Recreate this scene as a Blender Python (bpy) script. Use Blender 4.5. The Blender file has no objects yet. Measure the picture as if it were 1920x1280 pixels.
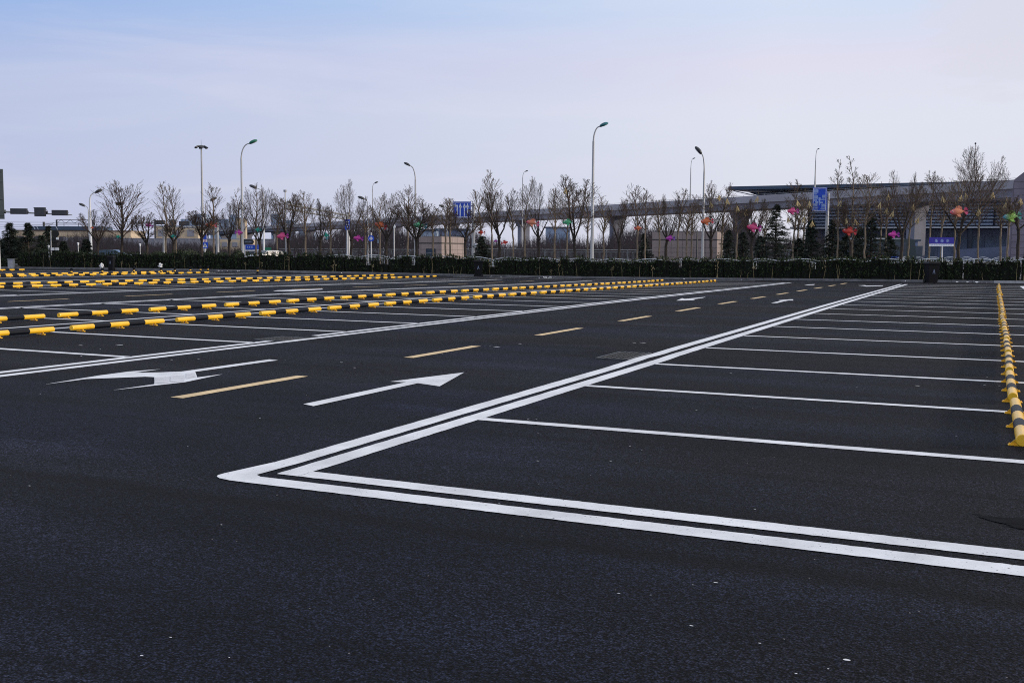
import bpy, math, random
from mathutils import Vector, Matrix
R=math.radians
sc=bpy.context.scene
col=sc.collection
# ---------------------------------------------------------------- camera model
FPX,YAW,PITCH,ROLL=1963.5,0.430234,0.0838414,0.0066574
H=1.34
def basis():
    cy,sy=math.cos(YAW),math.sin(YAW); cp,sp=math.cos(PITCH),math.sin(PITCH)
    f=Vector((-sy*cp,cy*cp,-sp)); r=Vector((cy,sy,0)); u=r.cross(f)
    r2=r*math.cos(ROLL)+u*math.sin(ROLL); u2=-r*math.sin(ROLL)+u*math.cos(ROLL)
    return f,r2,u2
F_,R_,U_=basis()
FH=Vector((-math.sin(YAW),math.cos(YAW),0)); RH=Vector((math.cos(YAW),math.sin(YAW),0))
CAM=Vector((0,0,H))
def ray(px,py): return F_*FPX+R_*(px-960)+U_*(640-py)
def gz(x,y):
    """gentle drainage dip of the lot"""
    t=min(1,max(0,(y-24)/32)); t=t*t*(3-2*t)
    u=min(1,max(0,(y-75)/30)); u=u*u*(3-2*u)
    return -0.185*math.exp(-((x+24)/16)**2)*t*(1-u)
def G(px,py,up=0.0):
    d=ray(px,py); z=0
    for _ in range(12):
        t=(z+up-H)/d.z; p=CAM+d*t; z=gz(p.x,p.y)
    return p
def AT(px,py,D):
    """point seen at a photo pixel, D metres away along the view heading"""
    d=ray(px,py); return CAM+d*(D/d.dot(FH))
def BASE(px,D,z=None):
    p=AT(px,478,D); 
    return Vector((p.x,p.y,gz(p.x,p.y) if z is None else z))
# ---------------------------------------------------------------- object helpers
def tag(o,label=None,cat=None,group=None,kind=None):
    if label: o['label']=label
    if cat: o['category']=cat
    if group: o['group']=group
    if kind: o['kind']=kind
    return o
def thing(name,label,cat,loc=(0,0,0),rz=0,group=None):
    o=bpy.data.objects.new(name,None); col.objects.link(o); o.location=loc; o.rotation_euler=(0,0,rz)
    o.empty_display_size=.2
    return tag(o,label,cat,group)
class MB:
    def __init__(s): s.v=[]; s.f=[]; s.m=[]
    def add(s,vs,fs,mi=0):
        b=len(s.v); s.v+=[tuple(v) for v in vs]; s.f+=[tuple(i+b for i in f) for f in fs]; s.m+=[mi]*len(fs)
    def box(s,c,size,rz=0,mi=0,mat=None):
        hx,hy,hz=[a/2 for a in size]; c=Vector(c); m=mat or Matrix.Rotation(rz,3,'Z')
        vs=[c+m@Vector((x*hx,y*hy,z*hz)) for z in(-1,1) for y in(-1,1) for x in(-1,1)]
        s.add(vs,[(0,2,3,1),(4,5,7,6),(0,1,5,4),(2,6,7,3),(0,4,6,2),(1,3,7,5)],mi)
    def bar(s,a,b,w,h=None,mi=0):
        a=Vector(a);b=Vector(b);d=b-a; L=d.length
        q=d.to_track_quat('X','Z').to_matrix(); s.box((a+b)/2,(L,w,h or w),mat=q,mi=mi)
    def tube(s,pts,rads,n=8,cap=True,mi=0):
        pts=[Vector(p) for p in pts]; 
        if not hasattr(rads,'__len__'): rads=[rads]*len(pts)
        b=len(s.v); prev=None
        for i,p in enumerate(pts):
            if i==0: t=pts[1]-p
            elif i==len(pts)-1: t=p-pts[i-1]
            else: t=pts[i+1]-pts[i-1]
            t=t.normalized()
            if prev is None:
                a=Vector((0,0,1)) if abs(t.z)<.9 else Vector((1,0,0)); x=t.cross(a).normalized()
            else:
                x=(prev-t*prev.dot(t)); 
                x=x.normalized() if x.length>1e-6 else t.orthogonal().normalized()
            prev=x; y=t.cross(x)
            for k in range(n):
                an=2*math.pi*k/n; s.v.append(tuple(p+(x*math.cos(an)+y*math.sin(an))*rads[i]))
        for i in range(len(pts)-1):
            for k in range(n):
                k2=(k+1)%n; s.f.append((b+i*n+k,b+i*n+k2,b+(i+1)*n+k2,b+(i+1)*n+k)); s.m.append(mi)
        if cap:
            e=b+(len(pts)-1)*n; q=len(s.v); s.v+=s.v[b:b+n]+s.v[e:e+n]
            s.f.append(tuple(q+k for k in range(n))[::-1]); s.m.append(mi)
            s.f.append(tuple(q+n+k for k in range(n))); s.m.append(mi)
    def lathe(s,prof,c=(0,0,0),n=16,mi=0):
        c=Vector(c); b=len(s.v)
        for r,z in prof:
            for k in range(n):
                a=2*math.pi*k/n; s.v.append((c.x+r*math.cos(a),c.y+r*math.sin(a),c.z+z))
        for i in range(len(prof)-1):
            for k in range(n):
                k2=(k+1)%n; s.f.append((b+i*n+k,b+i*n+k2,b+(i+1)*n+k2,b+(i+1)*n+k)); s.m.append(mi)
    def ball(s,c,rx,ry,rz,nu=12,nv=8,mat=None,mi=0):
        c=Vector(c); m=mat or Matrix.Identity(3); b=len(s.v)
        for i in range(nv+1):
            th=math.pi*i/nv
            for k in range(nu):
                a=2*math.pi*k/nu; s.v.append(tuple(c+m@Vector((rx*math.sin(th)*math.cos(a),ry*math.sin(th)*math.sin(a),rz*math.cos(th)))))
        for i in range(nv):
            for k in range(nu):
                k2=(k+1)%nu; s.f.append((b+i*nu+k,b+(i+1)*nu+k,b+(i+1)*nu+k2,b+i*nu+k2)); s.m.append(mi)
    def poly(s,pts,mi=0): s.add(pts,[tuple(range(len(pts)))],mi)
    def prism(s,pts,ext,mi=0):
        """pts polygon (3d), extruded by vector ext"""
        n=len(pts); e=Vector(ext); P0=[Vector(p) for p in pts]; P1=[p+e for p in P0]
        s.add(P0+P1,[tuple(range(n))[::-1],tuple(range(n,2*n))]+[(i,(i+1)%n,n+(i+1)%n,n+i) for i in range(n)],mi)
    def build(s,name,mats,parent=None,smooth=False,loc=None):
        me=bpy.data.meshes.new(name); me.from_pydata(s.v,[],s.f)
        if not isinstance(mats,(list,tuple)): mats=[mats]
        for m in mats: me.materials.append(m)
        if len(mats)>1:
            for p,i in zip(me.polygons,s.m): p.material_index=i
        if smooth:
            for p in me.polygons: p.use_smooth=True
        me.update()
        o=bpy.data.objects.new(name,me); col.objects.link(o)
        if parent: o.parent=parent
        if loc is not None: o.location=loc
        return o
def copy_tree(o,parent=None):
    c=o.copy(); col.objects.link(c); c.parent=parent
    for ch in list(o.children): copy_tree(ch,c)
    return c
ORD='first second third fourth fifth sixth seventh eighth ninth tenth eleventh twelfth thirteenth fourteenth fifteenth sixteenth seventeenth eighteenth nineteenth twentieth twenty-first twenty-second twenty-third twenty-fourth twenty-fifth twenty-sixth twenty-seventh twenty-eighth twenty-ninth thirtieth thirty-first thirty-second thirty-third thirty-fourth thirty-fifth thirty-sixth thirty-seventh thirty-eighth thirty-ninth fortieth'.split()
# ---------------------------------------------------------------- materials
def nmat(name):
    m=bpy.data.materials.new(name); m.use_nodes=True; nt=m.node_tree; b=nt.nodes['Principled BSDF']; return m,nt,b
def N(nt,t,**kw):
    n=nt.nodes.new(t)
    for k,v in kw.items(): setattr(n,k,v)
    return n
def mat(name,c,rough=.6,var=.12,scale=3.0,metal=0.0,bump=0.0,bscale=40,spec=None,emit=None,stretch=None,sss=None):
    m,nt,b=nmat(name)
    tc=N(nt,'ShaderNodeTexCoord'); src=tc.outputs['Object']
    if stretch:
        mp=N(nt,'ShaderNodeMapping'); mp.inputs['Scale'].default_value=stretch; nt.links.new(src,mp.inputs[0]); src=mp.outputs[0]
    no=N(nt,'ShaderNodeTexNoise'); no.inputs['Scale'].default_value=scale; no.inputs['Detail'].default_value=5
    nt.links.new(src,no.inputs['Vector'])
    cr=N(nt,'ShaderNodeValToRGB'); cr.color_ramp.elements[0].position=.3; cr.color_ramp.elements[1].position=.7
    cr.color_ramp.elements[0].color=tuple(x*(1-var) for x in c)+(1,); cr.color_ramp.elements[1].color=tuple(min(1,x*(1+var)) for x in c)+(1,)
    nt.links.new(no.outputs[0],cr.inputs[0]); nt.links.new(cr.outputs[0],b.inputs['Base Color'])
    b.inputs['Roughness'].default_value=rough; b.inputs['Metallic'].default_value=metal
    if spec is not None: b.inputs['Specular IOR Level'].default_value=spec
    if bump:
        n2=N(nt,'ShaderNodeTexNoise'); n2.inputs['Scale'].default_value=bscale; nt.links.new(src,n2.inputs['Vector'])
        bp=N(nt,'ShaderNodeBump'); bp.inputs['Strength'].default_value=bump; bp.inputs['Distance'].default_value=.02
        nt.links.new(n2.outputs[0],bp.inputs['Height']); nt.links.new(bp.outputs[0],b.inputs['Normal'])
    return m
def grad_mat(name,stops,axis=0,rough=.6,lo=-.5,hi=.5,trans=.0):
    """colour ramp along an object axis, broken up by noise"""
    m,nt,b=nmat(name)
    tc=N(nt,'ShaderNodeTexCoord'); sp=N(nt,'ShaderNodeSeparateXYZ'); nt.links.new(tc.outputs['Object'],sp.inputs[0])
    no=N(nt,'ShaderNodeTexNoise'); no.inputs['Scale'].default_value=9; nt.links.new(tc.outputs['Object'],no.inputs['Vector'])
    ma=N(nt,'ShaderNodeMath',operation='MULTIPLY_ADD'); ma.inputs[1].default_value=.25; 
    nt.links.new(no.outputs[0],ma.inputs[0]); nt.links.new(sp.outputs[axis],ma.inputs[2])
    mr=N(nt,'ShaderNodeMapRange'); mr.inputs[1].default_value=lo+.12; mr.inputs[2].default_value=hi+.12; nt.links.new(ma.outputs[0],mr.inputs[0])
    cr=N(nt,'ShaderNodeValToRGB'); el=cr.color_ramp.elements
    while len(el)<len(stops): el.new(.5)
    for e,(p,c) in zip(el,stops): e.position=p; e.color=tuple(c)+(1,)
    nt.links.new(mr.outputs[0],cr.inputs[0]); nt.links.new(cr.outputs[0],b.inputs['Base Color']); b.inputs['Roughness'].default_value=rough
    return m
def asphalt():
    m,nt,b=nmat('asphalt')
    L=nt.links.new
    tc=N(nt,'ShaderNodeTexCoord'); P=tc.outputs['Object']
    def noise(scale,detail=3,stretch=None,rot=0,rough=.5):
        s=P
        if stretch or rot:
            mp=N(nt,'ShaderNodeMapping'); mp.inputs['Scale'].default_value=stretch or (1,1,1); mp.inputs['Rotation'].default_value=(0,0,rot); L(P,mp.inputs[0]); s=mp.outputs[0]
        n=N(nt,'ShaderNodeTexNoise'); n.inputs['Scale'].default_value=scale; n.inputs['Detail'].default_value=detail; n.inputs['Roughness'].default_value=rough; L(s,n.inputs['Vector']); return n.outputs[0]
    def mr(x,a,b_,c,d):
        n=N(nt,'ShaderNodeMapRange'); n.inputs[1].default_value=a;n.inputs[2].default_value=b_;n.inputs[3].default_value=c;n.inputs[4].default_value=d; L(x,n.inputs[0]); return n.outputs[0]
    def mul(a,b_):
        n=N(nt,'ShaderNodeMath',operation='MULTIPLY'); L(a,n.inputs[0]); L(b_,n.inputs[1]); return n.outputs[0]
    vo=N(nt,'ShaderNodeTexVoronoi'); vo.inputs['Scale'].default_value=115; L(P,vo.inputs['Vector'])
    sep=N(nt,'ShaderNodeSeparateColor'); L(vo.outputs['Color'],sep.inputs[0])
    grain=mr(sep.outputs[0],0,1,.1,2.3)
    pits=mr(vo.outputs['Distance'],.25,.7,1.2,.12)
    clump=mul(mr(noise(34,2),.36,.66,.62,1.42),mr(noise(11,3),.36,.66,.9,1.12))
    big=mr(noise(.35,4),.32,.68,.62,1.42)
    streak=mr(noise(1.0,5,(.10,1.1,1),R(3),.6),.36,.64,.6,1.42)
    lane=mr(noise(.9,3,(.9,.05,1)),.35,.65,.9,1.1)
    v=mul(mul(mul(grain,pits),clump),mul(mul(big,streak),lane))
    def mth(op,a,b_=None,c_=None):
        n=N(nt,'ShaderNodeMath',operation=op)
        for i_,q_ in enumerate((a,b_,c_)):
            if q_ is None: continue
            if isinstance(q_,(int,float)): n.inputs[i_].default_value=q_
            else: L(q_,n.inputs[i_])
        return n.outputs[0]
    sx=N(nt,'ShaderNodeSeparateXYZ'); L(P,sx.inputs[0])
    wob=mth('MULTIPLY_ADD',noise(.7,3),.35,sx.outputs[1])
    seam=mr(mth('ABSOLUTE',mth('SUBTRACT',wob,4.60)),.01,.16,.35,1.0)            # old paving joint across the foreground
    per=mth('PINGPONG',mth('ADD',wob,1.3),1.95)
    seam2=mr(per,.0,.07,.62,1.0)                                                 # fainter roller joints further on
    dust=mr(noise(.55,5,(.5,1.3,1)),.56,.74,1.0,1.9)                             # dusty paler drifts
    crk=N(nt,'ShaderNodeTexVoronoi',feature='DISTANCE_TO_EDGE'); crk.inputs['Scale'].default_value=.55
    wv=N(nt,'ShaderNodeVectorMath',operation='ADD'); nn=N(nt,'ShaderNodeTexNoise'); nn.inputs['Scale'].default_value=1.8; nn.inputs['Detail'].default_value=6; L(P,nn.inputs['Vector']); L(P,wv.inputs[0]); L(nn.outputs['Color'],wv.inputs[1]); L(wv.outputs[0],crk.inputs['Vector'])
    crack=mth('MAXIMUM',mr(crk.outputs['Distance'],.001,.006,.35,1.0),mr(noise(.3,2),.52,.56,1.0,0.0))
    v=mul(mul(v,mul(seam,seam2)),mul(dust,crack))
    # pale stone chips here and there
    vo2=N(nt,'ShaderNodeTexVoronoi'); vo2.inputs['Scale'].default_value=42; L(P,vo2.inputs['Vector'])
    sp2=N(nt,'ShaderNodeSeparateColor'); L(vo2.outputs['Color'],sp2.inputs[0])
    a=N(nt,'ShaderNodeMath',operation='GREATER_THAN'); a.inputs[1].default_value=.994; L(sp2.outputs[1],a.inputs[0])
    b1=N(nt,'ShaderNodeMath',operation='LESS_THAN'); b1.inputs[1].default_value=.16; L(vo2.outputs['Distance'],b1.inputs[0])
    chip=mul(a.outputs[0],b1.outputs[0])
    # cool and warm drifts
    tint=N(nt,'ShaderNodeMix',data_type='RGBA'); tint.inputs[6].default_value=(.0085,.0118,.0255,1); tint.inputs[7].default_value=(.0112,.0116,.0175,1)
    L(mr(noise(.22,3,(.5,1.2,1)),.4,.62,0,1),tint.inputs[0])
    sc_=N(nt,'ShaderNodeVectorMath',operation='SCALE'); L(tint.outputs[2],sc_.inputs[0]); L(v,sc_.inputs['Scale'])
    mx=N(nt,'ShaderNodeMix',data_type='RGBA'); L(chip,mx.inputs[0]); L(sc_.outputs[0],mx.inputs[6]); mx.inputs[7].default_value=(.22,.21,.22,1)
    L(mx.outputs[2],b.inputs['Base Color'])
    L(mr(noise(.5,4,(.2,1,1)),.3,.7,.86,.98),b.inputs['Roughness'])
    b.inputs['Specular IOR Level'].default_value=.17
    bp=N(nt,'ShaderNodeBump'); bp.inputs['Strength'].default_value=1.0; bp.inputs['Distance'].default_value=.009
    ad=N(nt,'ShaderNodeMath',operation='ADD'); L(sep.outputs[0],ad.inputs[0]); L(noise(60,3),ad.inputs[1]); L(ad.outputs[0],bp.inputs['Height']); L(bp.outputs[0],b.inputs['Normal'])
    return m
def paint(name,c,wear=.5):
    m,nt,b=nmat(name); L=nt.links.new
    tc=N(nt,'ShaderNodeTexCoord'); P=tc.outputs['Object']
    n=N(nt,'ShaderNodeTexNoise'); n.inputs['Scale'].default_value=2.2; n.inputs['Detail'].default_value=8; n.inputs['Roughness'].default_value=.65; L(P,n.inputs['Vector'])
    cr=N(nt,'ShaderNodeValToRGB'); cr.color_ramp.elements[0].position=.34; cr.color_ramp.elements[0].color=tuple(x*.74 for x in c)+(1,)
    cr.color_ramp.elements[1].position=.62; cr.color_ramp.elements[1].color=tuple(c)+(1,); L(n.outputs[0],cr.inputs[0])
    n2=N(nt,'ShaderNodeTexNoise'); n2.inputs['Scale'].default_value=70; n2.inputs['Detail'].default_value=3; L(P,n2.inputs['Vector'])
    th=N(nt,'ShaderNodeMapRange'); th.inputs[1].default_value=.66; th.inputs[2].default_value=.72; L(n2.outputs[0],th.inputs[0])
    mx=N(nt,'ShaderNodeMix',data_type='RGBA'); L(th.outputs[0],mx.inputs[0]); L(cr.outputs[0],mx.inputs[6]); mx.inputs[7].default_value=(.04,.04,.045,1)
    L(mx.outputs[2],b.inputs['Base Color']); b.inputs['Roughness'].default_value=.75; b.inputs['Specular IOR Level'].default_value=.25
    bp=N(nt,'ShaderNodeBump'); bp.inputs['Strength'].default_value=.25; bp.inputs['Distance'].default_value=.004; L(n2.outputs[0],bp.inputs['Height']); L(bp.outputs[0],b.inputs['Normal'])
    return m
M={}
M['asphalt']=asphalt()
M['white_paint']=paint('white_road_paint',(.80,.83,.89))
M['yellow_paint']=paint('yellow_road_paint',(.78,.60,.36))
M['soil']=mat('verge_soil',(.045,.04,.03),.95,.35,4,bump=.5)
M['road']=mat('road_asphalt',(.07,.072,.08),.9,.2,.8)
M['kerb']=mat('kerb_stone',(.155,.155,.165),.9,.3,2.2,bump=.3)
M['kerb_new']=mat('pale_kerb_stone',(.36,.37,.39),.85,.15,3,bump=.2)
M['joint']=mat('mortar_joint',(.04,.04,.04),.95)
M['tube_yellow']=mat('yellow_enamel',(.86,.50,.022),.27,.1,6,bump=.03,spec=.8)
M['tube_black']=mat('black_enamel',(.005,.007,.013),.5,.2,6,spec=.16)
M['pole']=mat('grey_steel_pole',(.34,.35,.37),.5,.18,1.5,metal=.2,stretch=(1,1,.3))
M['pole_white']=mat('white_painted_pole',(.55,.57,.61),.5,.12,1.5)
M['pole_dark']=mat('dark_steel',(.03,.033,.04),.5,.2)
M['lamp_dark']=mat('lamp_housing',(.035,.04,.05),.4,.2)
M['lamp_green']=mat('green_lamp_housing',(.015,.16,.10),.4,.2)
M['lamp_teal']=mat('teal_lamp_housing',(.01,.13,.16),.4,.2)
M['lens']=mat('lamp_lens',(.5,.52,.55),.2,.1)
M['bark_dark']=mat('dark_bark',(.038,.029,.024),.95,.45,9,bump=.6,bscale=30,stretch=(1,1,.4))
M['bark_pale']=mat('pale_bark',(.17,.135,.10),.95,.4,7,bump=.5,bscale=30,stretch=(1,1,.4))
M['twig']=mat('brown_twigs',(.088,.062,.048),.9,.35,2)
M['twig_pale']=mat('straw_twigs',(.14,.105,.075),.9,.35,2)
M['twig_far']=mat('far_twigs',(.050,.040,.046),.95,.25,.5)
M['needle']=mat('conifer_needles',(.014,.026,.017),.8,.5,1.4)
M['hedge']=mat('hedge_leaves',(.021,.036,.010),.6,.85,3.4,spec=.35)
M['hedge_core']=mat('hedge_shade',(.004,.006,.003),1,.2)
M['dry']=mat('dry_stems',(.30,.23,.12),.9,.3)
M['shrub']=mat('shrub_leaves',(.03,.042,.02),.8,.5,2)
M['straw']=mat('straw_tassel',(.48,.38,.20),.9,.2)
M['conc']=mat('viaduct_concrete',(.33,.33,.37),.9,.16,.12,stretch=(1,1,3))
M['conc_pier']=mat('pier_concrete',(.17,.18,.23),.9,.2,.3)
M['conc_dark']=mat('girder_concrete',(.40,.41,.47),.9,.25,.15,stretch=(1,1,3))
M['rail_grey']=mat('galvanised_rail',(.22,.24,.26),.6,.2)
M['rail_white']=mat('white_railing_paint',(.62,.66,.70),.5,.1)
M['blue_sign']=mat('blue_sign_face',(.012,.07,.56),.45,.08)
M['blue_dark']=mat('deep_blue_board',(.025,.02,.33),.5,.08)
M['sign_white']=mat('white_sign_film',(.80,.84,.90),.5,.05)
M['sign_blur']=mat('pale_blue_film',(.30,.42,.75),.5,.2,2)
M['sign_back']=mat('grey_sign_back',(.10,.115,.11),.6,.12,1)
M['bin']=mat('dark_bin_plastic',(.006,.0062,.009),.6,.25,spec=.2)
M['rubber']=mat('black_rubber',(.012,.012,.013),.8,.2)
M['white_plastic']=mat('white_plastic_scrap',(.7,.72,.76),.6,.1)
M['stone_pink']=mat('pink_stone_panel',(.30,.245,.235),.8,.12,.8)
M['stone_dark']=mat('panel_gap',(.07,.06,.06),.9)
M['glass_dark']=mat('dark_glass',(.03,.05,.08),.12,.2)
M['roof_blue']=mat('dark_blue_roof',(.03,.055,.10),.45,.25,.3)
M['truss']=mat('blue_grey_truss',(.10,.135,.19),.6,.2)
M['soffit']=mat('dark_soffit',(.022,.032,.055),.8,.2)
M['louvre']=mat('grey_blue_louvre',(.42,.50,.64),.5,.2,.4)
M['facade']=mat('blue_grey_facade',(.15,.20,.32),.7,.3,.25)  # plain blue-grey wall tone with noise mottling
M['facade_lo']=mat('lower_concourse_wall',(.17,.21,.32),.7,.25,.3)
M['strip']=mat('pale_edge_strip',(.42,.46,.52),.5,.1)
M['purple_stone']=mat('mauve_tower_stone',(.19,.17,.22),.85,.2,.5)
M['cream']=mat('cream_render',(.50,.41,.30),.9,.12,.3)
M['grey_wall']=mat('pale_grey_wall',(.24,.25,.30),.9,.15,.3)
M['haze']=mat('hazy_block_facade',(.28,.36,.50),.9,.1,.05)  # distance haze painted into these paler, bluer wall and window colours
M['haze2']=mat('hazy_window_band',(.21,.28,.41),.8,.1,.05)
M['facade_glass']=mat('blue_facade_glass',(.10,.15,.24),.3,.25,.5)
M['plinth']=mat('brown_stone_plinth',(.17,.15,.155),.9,.2,.8)
M['paving']=mat('plaza_paving',(.13,.12,.125),.9,.2,.6)
M['sig_red']=mat('red_signal_visor',(.45,.02,.05),.5)
M['green_sign']=mat('green_board',(.02,.20,.11),.5)
M['car_white']=mat('white_car_paint',(.62,.64,.67),.25,.05)
M['car_dark']=mat('dark_teal_car_paint',(.02,.04,.05),.2,.05)
M['stripe_blue']=mat('blue_livery',(.02,.08,.42),.35)
M['stripe_red']=mat('red_livery',(.45,.06,.03),.35)
M['cabinet']=mat('grey_cabinet_paint',(.42,.43,.47),.6,.12,2)
M['stain']=mat('oil_stain',(.005,.0055,.008),.95,.4,8,spec=.1)
M['nest']=mat('nest_twigs',(.012,.009,.008),1)
# ---------------------------------------------------------------- ground
def axis_vals(segs):
    out=[]
    for a,b,st in segs:
        n=max(1,round((b-a)/st))
        out+=[a+(b-a)*i/n for i in range(n)]
    return out+[segs[-1][1]]
xs=axis_vals([(-3000,-400,650),(-400,-100,50),(-100,30,2),(30,200,34),(200,3000,700)])
ys=axis_vals([(-300,-10,40),(-10,115,2),(115,400,57),(400,4500,820)])
g=MB()
for y in ys:
    for x in xs: g.v.append((x,y,gz(x,y)))
nx=len(xs)
for j in range(len(ys)-1):
    for i in range(nx-1): g.f.append((j*nx+i,j*nx+i+1,(j+1)*nx+i+1,(j+1)*nx+i)); g.m.append(0)
tag(g.build('parking_lot',M['asphalt']),kind='structure')

# painted markings: strips that follow the ground, slightly ragged edges near the camera
def strip(mb,a,b,w,z=.004,seed=0,jit=.0035):
    rng=random.Random(seed*7919+int(a[0]*31+a[1]*17))
    a=Vector((a[0],a[1]));b=Vector((b[0],b[1])); d=b-a; L=d.length; d.normalize(); nrm=Vector((-d.y,d.x))
    t=0; pts=[]
    while t<L:
        pts.append(t); p=a+d*t
        dist=max(4,p.length); t+=max(.035,min(1.5,(dist-3.5)*.02)) if dist<16 else 1.2
    pts.append(L); base=len(mb.v)
    for t in pts:
        p=a+d*t; near=p.length<16
        for s in(-1,1):
            e=w/2+(rng.uniform(-jit,jit) if near else 0); q=p+nrm*s*e
            mb.v.append((q.x,q.y,gz(q.x,q.y)+z))
    for i in range(len(pts)-1):
        k=base+2*i; mb.f.append((k,k+2,k+3,k+1)); mb.m.append(0)
YEND=56.5
LINES=[]
# right bay block: outer + inner boundary, open L with a rounded outer corner
WO=.155
o1=MB()
jog=[(5.35,-4.045),(11.6,-4.05),(12.6,-4.08),(13.0,-4.10),(13.6,-4.07),(14.4,-4.09),(30,-4.10),(54.5,-4.12)]
outer=[]
for i in range(len(jog)-1): strip(o1,(jog[i][1],jog[i][0]),(jog[i+1][1],jog[i+1][0]),WO,seed=i)
# corner arc
arc=[]; cx,cy=-4.045+.42,4.895+.455
c=[(-4.045-WO/2,5.35)]
for k in range(9):
    a=math.pi+ (math.pi/2)*k/8; c.append((-3.86+ .262*math.cos(a),5.09+.275*math.sin(a)))
outp=[(-4.045-WO/2-.005,5.36),(-4.165,5.10),(-4.185,4.96),(-4.185,4.90),(-4.165,4.865),(-4.12,4.835),(-4.03,4.815),(-3.9,4.812),(-3.55,4.815)]
inp=[(-3.55,4.975),(-3.93,4.975),(-3.985,5.01),(-4.045+WO/2,5.36)]
o1.poly([(x,y,gz(x,y)+.0042) for x,y in outp+inp])
strip(o1,(-3.55,4.895),(3.2,4.895),.16,seed=3)
tag(o1.build('outer_bay_line',M['white_paint']),kind='structure')
i1=MB()
jog2=[(5.085,-3.815),(12.8,-3.80),(13.5,-3.82),(30,-3.84),(54.5,-3.86)]
for i in range(len(jog2)-1): strip(i1,(jog2[i][1],jog2[i][0]),(jog2[i+1][1],jog2[i+1][0]),.16,seed=i+20)
strip(i1,(-3.738,5.16),(3.2,5.16),.15,seed=31)
tag(i1.build('inner_bay_line',M['white_paint']),kind='structure')
s1=MB()
yr=[7.57,9.98,12.37,14.88,17.42,19.97]+[22.44+2.47*k for k in range(14)]
for k,y in enumerate(yr): strip(s1,(-3.73,y-.03),(5.0,y),.115 if y>9 else .125,seed=k+50)
tag(s1.build('right_bay_dividers',M['white_paint']),kind='structure')
s2=MB(); 
for X,w in((-9.86,.15),(-9.58,.15)):
    if X==-9.86:
        strip(s2,(X,3),(X,12.75),w,seed=71); strip(s2,(X,13.9),(X,YEND-1),w,seed=72)
    else: strip(s2,(X,3),(X,YEND-1),w,seed=73)
tag(s2.build('left_double_line',M['white_paint']),kind='structure')
s3=MB()
yl=[9.98+2.45*k for k in range(-2,19)]
for k,y in enumerate(yl):
    strip(s3,(-14.6,y+.03),(-9.9,y-.02),.13,seed=k+90)
    strip(s3,(-20.7,y+.05),(-15.45,y+.03),.13,seed=k+120)
strip(s3,(-14.62,6),(-14.62,YEND-1),.13,seed=160); strip(s3,(-15.38,6),(-15.38,YEND-1),.13,seed=161)
tag(s3.build('middle_bay_dividers',M['white_paint']),kind='structure')
s4=MB()
for X in(-20.55,-20.85,-26.1,-26.4): strip(s4,(X,9),(X,YEND-1),.14,seed=int(X))
for k,y in enumerate([9.98+2.45*k for k in range(0,19)]):
    strip(s4,(-32.2,y),(-26.4,y),.13,seed=k+170); strip(s4,(-38.3,y),(-33.2,y),.13,seed=k+200)
strip(s4,(-32.3,12),(-32.3,YEND-1),.13); strip(s4,(-33.1,12),(-33.1,YEND-1),.13)
for X in(-38.4,-38.7,-43.0): strip(s4,(X,14),(X,YEND-1),.14,seed=int(X))
for X in(-45.6,-46.2,-52,-56): strip(s4,(X,20),(X,YEND-3),.13,seed=int(X))
for k in range(16): strip(s4,(-52,20+2.3*k),(-43,20+2.3*k),.12,seed=k+300)
tag(s4.build('far_left_bay_markings',M['white_paint']),kind='structure')
s5=MB(); strip(s5,(-66,57.3),(-40,58.2),.13); strip(s5,(-31,58.6),(-12,58.3),.12)
tag(s5.build('cross_aisle_line',M['white_paint']),kind='structure')
# dashes
dy=MB()
for k in range(12):
    y0=7.37+4.2*k
    if y0<54: strip(dy,(-6.76-.004*k,y0),(-6.76-.004*k,y0+1.93),.145,seed=k+400)
for k in range(-1,9):
    y0=19.3+4.05*k
    strip(dy,(-23.3,y0),(-23.3,y0+1.95),.12,seed=k+430)
tag(dy.build('yellow_centre_dashes',M['yellow_paint']),kind='structure')
def marking(name,pxs,m='white_paint'):
    mb=MB(); pts=[G(x,y) for x,y in pxs]; mb.poly([(p.x,p.y,gz(p.x,p.y)+.005) for p in pts]); 
    return tag(mb.build(name,M[m]),kind='structure')
a=MB()
def gp(x,y): return (x,y,gz(x,y)+.005)
a.poly([gp(-5.49,7.56),gp(-5.34,7.5),gp(-5.34,9.32),gp(-5.02,9.2),gp(-5.37,10.42),gp(-5.66,9.3),gp(-5.49,9.34)])
tag(a.build('straight_arrow_marking',M['white_paint']),kind='structure')
marking('turn_arrow_marking',[(521,675.8),(505,674.2),(340,697),(300,698.5),(251,699.3),(302,692.5),(240,697.2),(185,704.5),(85,721),(162.5,711),(272,706.8),(289,707.5),(289.5,720.8),(212,732),(347,717),(417.5,702),(370,708),(366,697.5)])
M['worn_paint']=paint('worn_white_paint',(.69,.71,.76))
for k,q in enumerate([[(290,708.5),(318,707.3),(318,718.4),(290.5,719.8)],[(320,706),(345,705),(345,715.8),(320,717.5)],[(350,701),(364,700),(367,707),(349,711)]]):
    mb=MB(); mb.poly([(lambda p_:(p_.x,p_.y,gz(p_.x,p_.y)+.0085))(G(x,y)) for x,y in q]); tag(mb.build('worn_paint_patch',M['worn_paint']),kind='structure')
marking('turn_arrow_marking',[(1268,563.8),(1279,559.2),(1284,560.6),(1323,556.8),(1318,558.6),(1299,561.3),(1303,562.8)])
marking('turn_arrow_marking',[(1446,568.2),(1464,564),(1460,563),(1480,561.4),(1486,561.2),(1488,563.6),(1479,563.4),(1470,565),(1457,568.3)])
marking('turn_arrow_marking',[(1508,535),(1515,533.6),(1528,532.9),(1526,534.2)])
marking('turn_arrow_marking',[(1608,535.2),(1622,534.8),(1624,535.8),(1656,535.2),(1655,536.2),(1625,537.2),(1618,536)])
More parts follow.
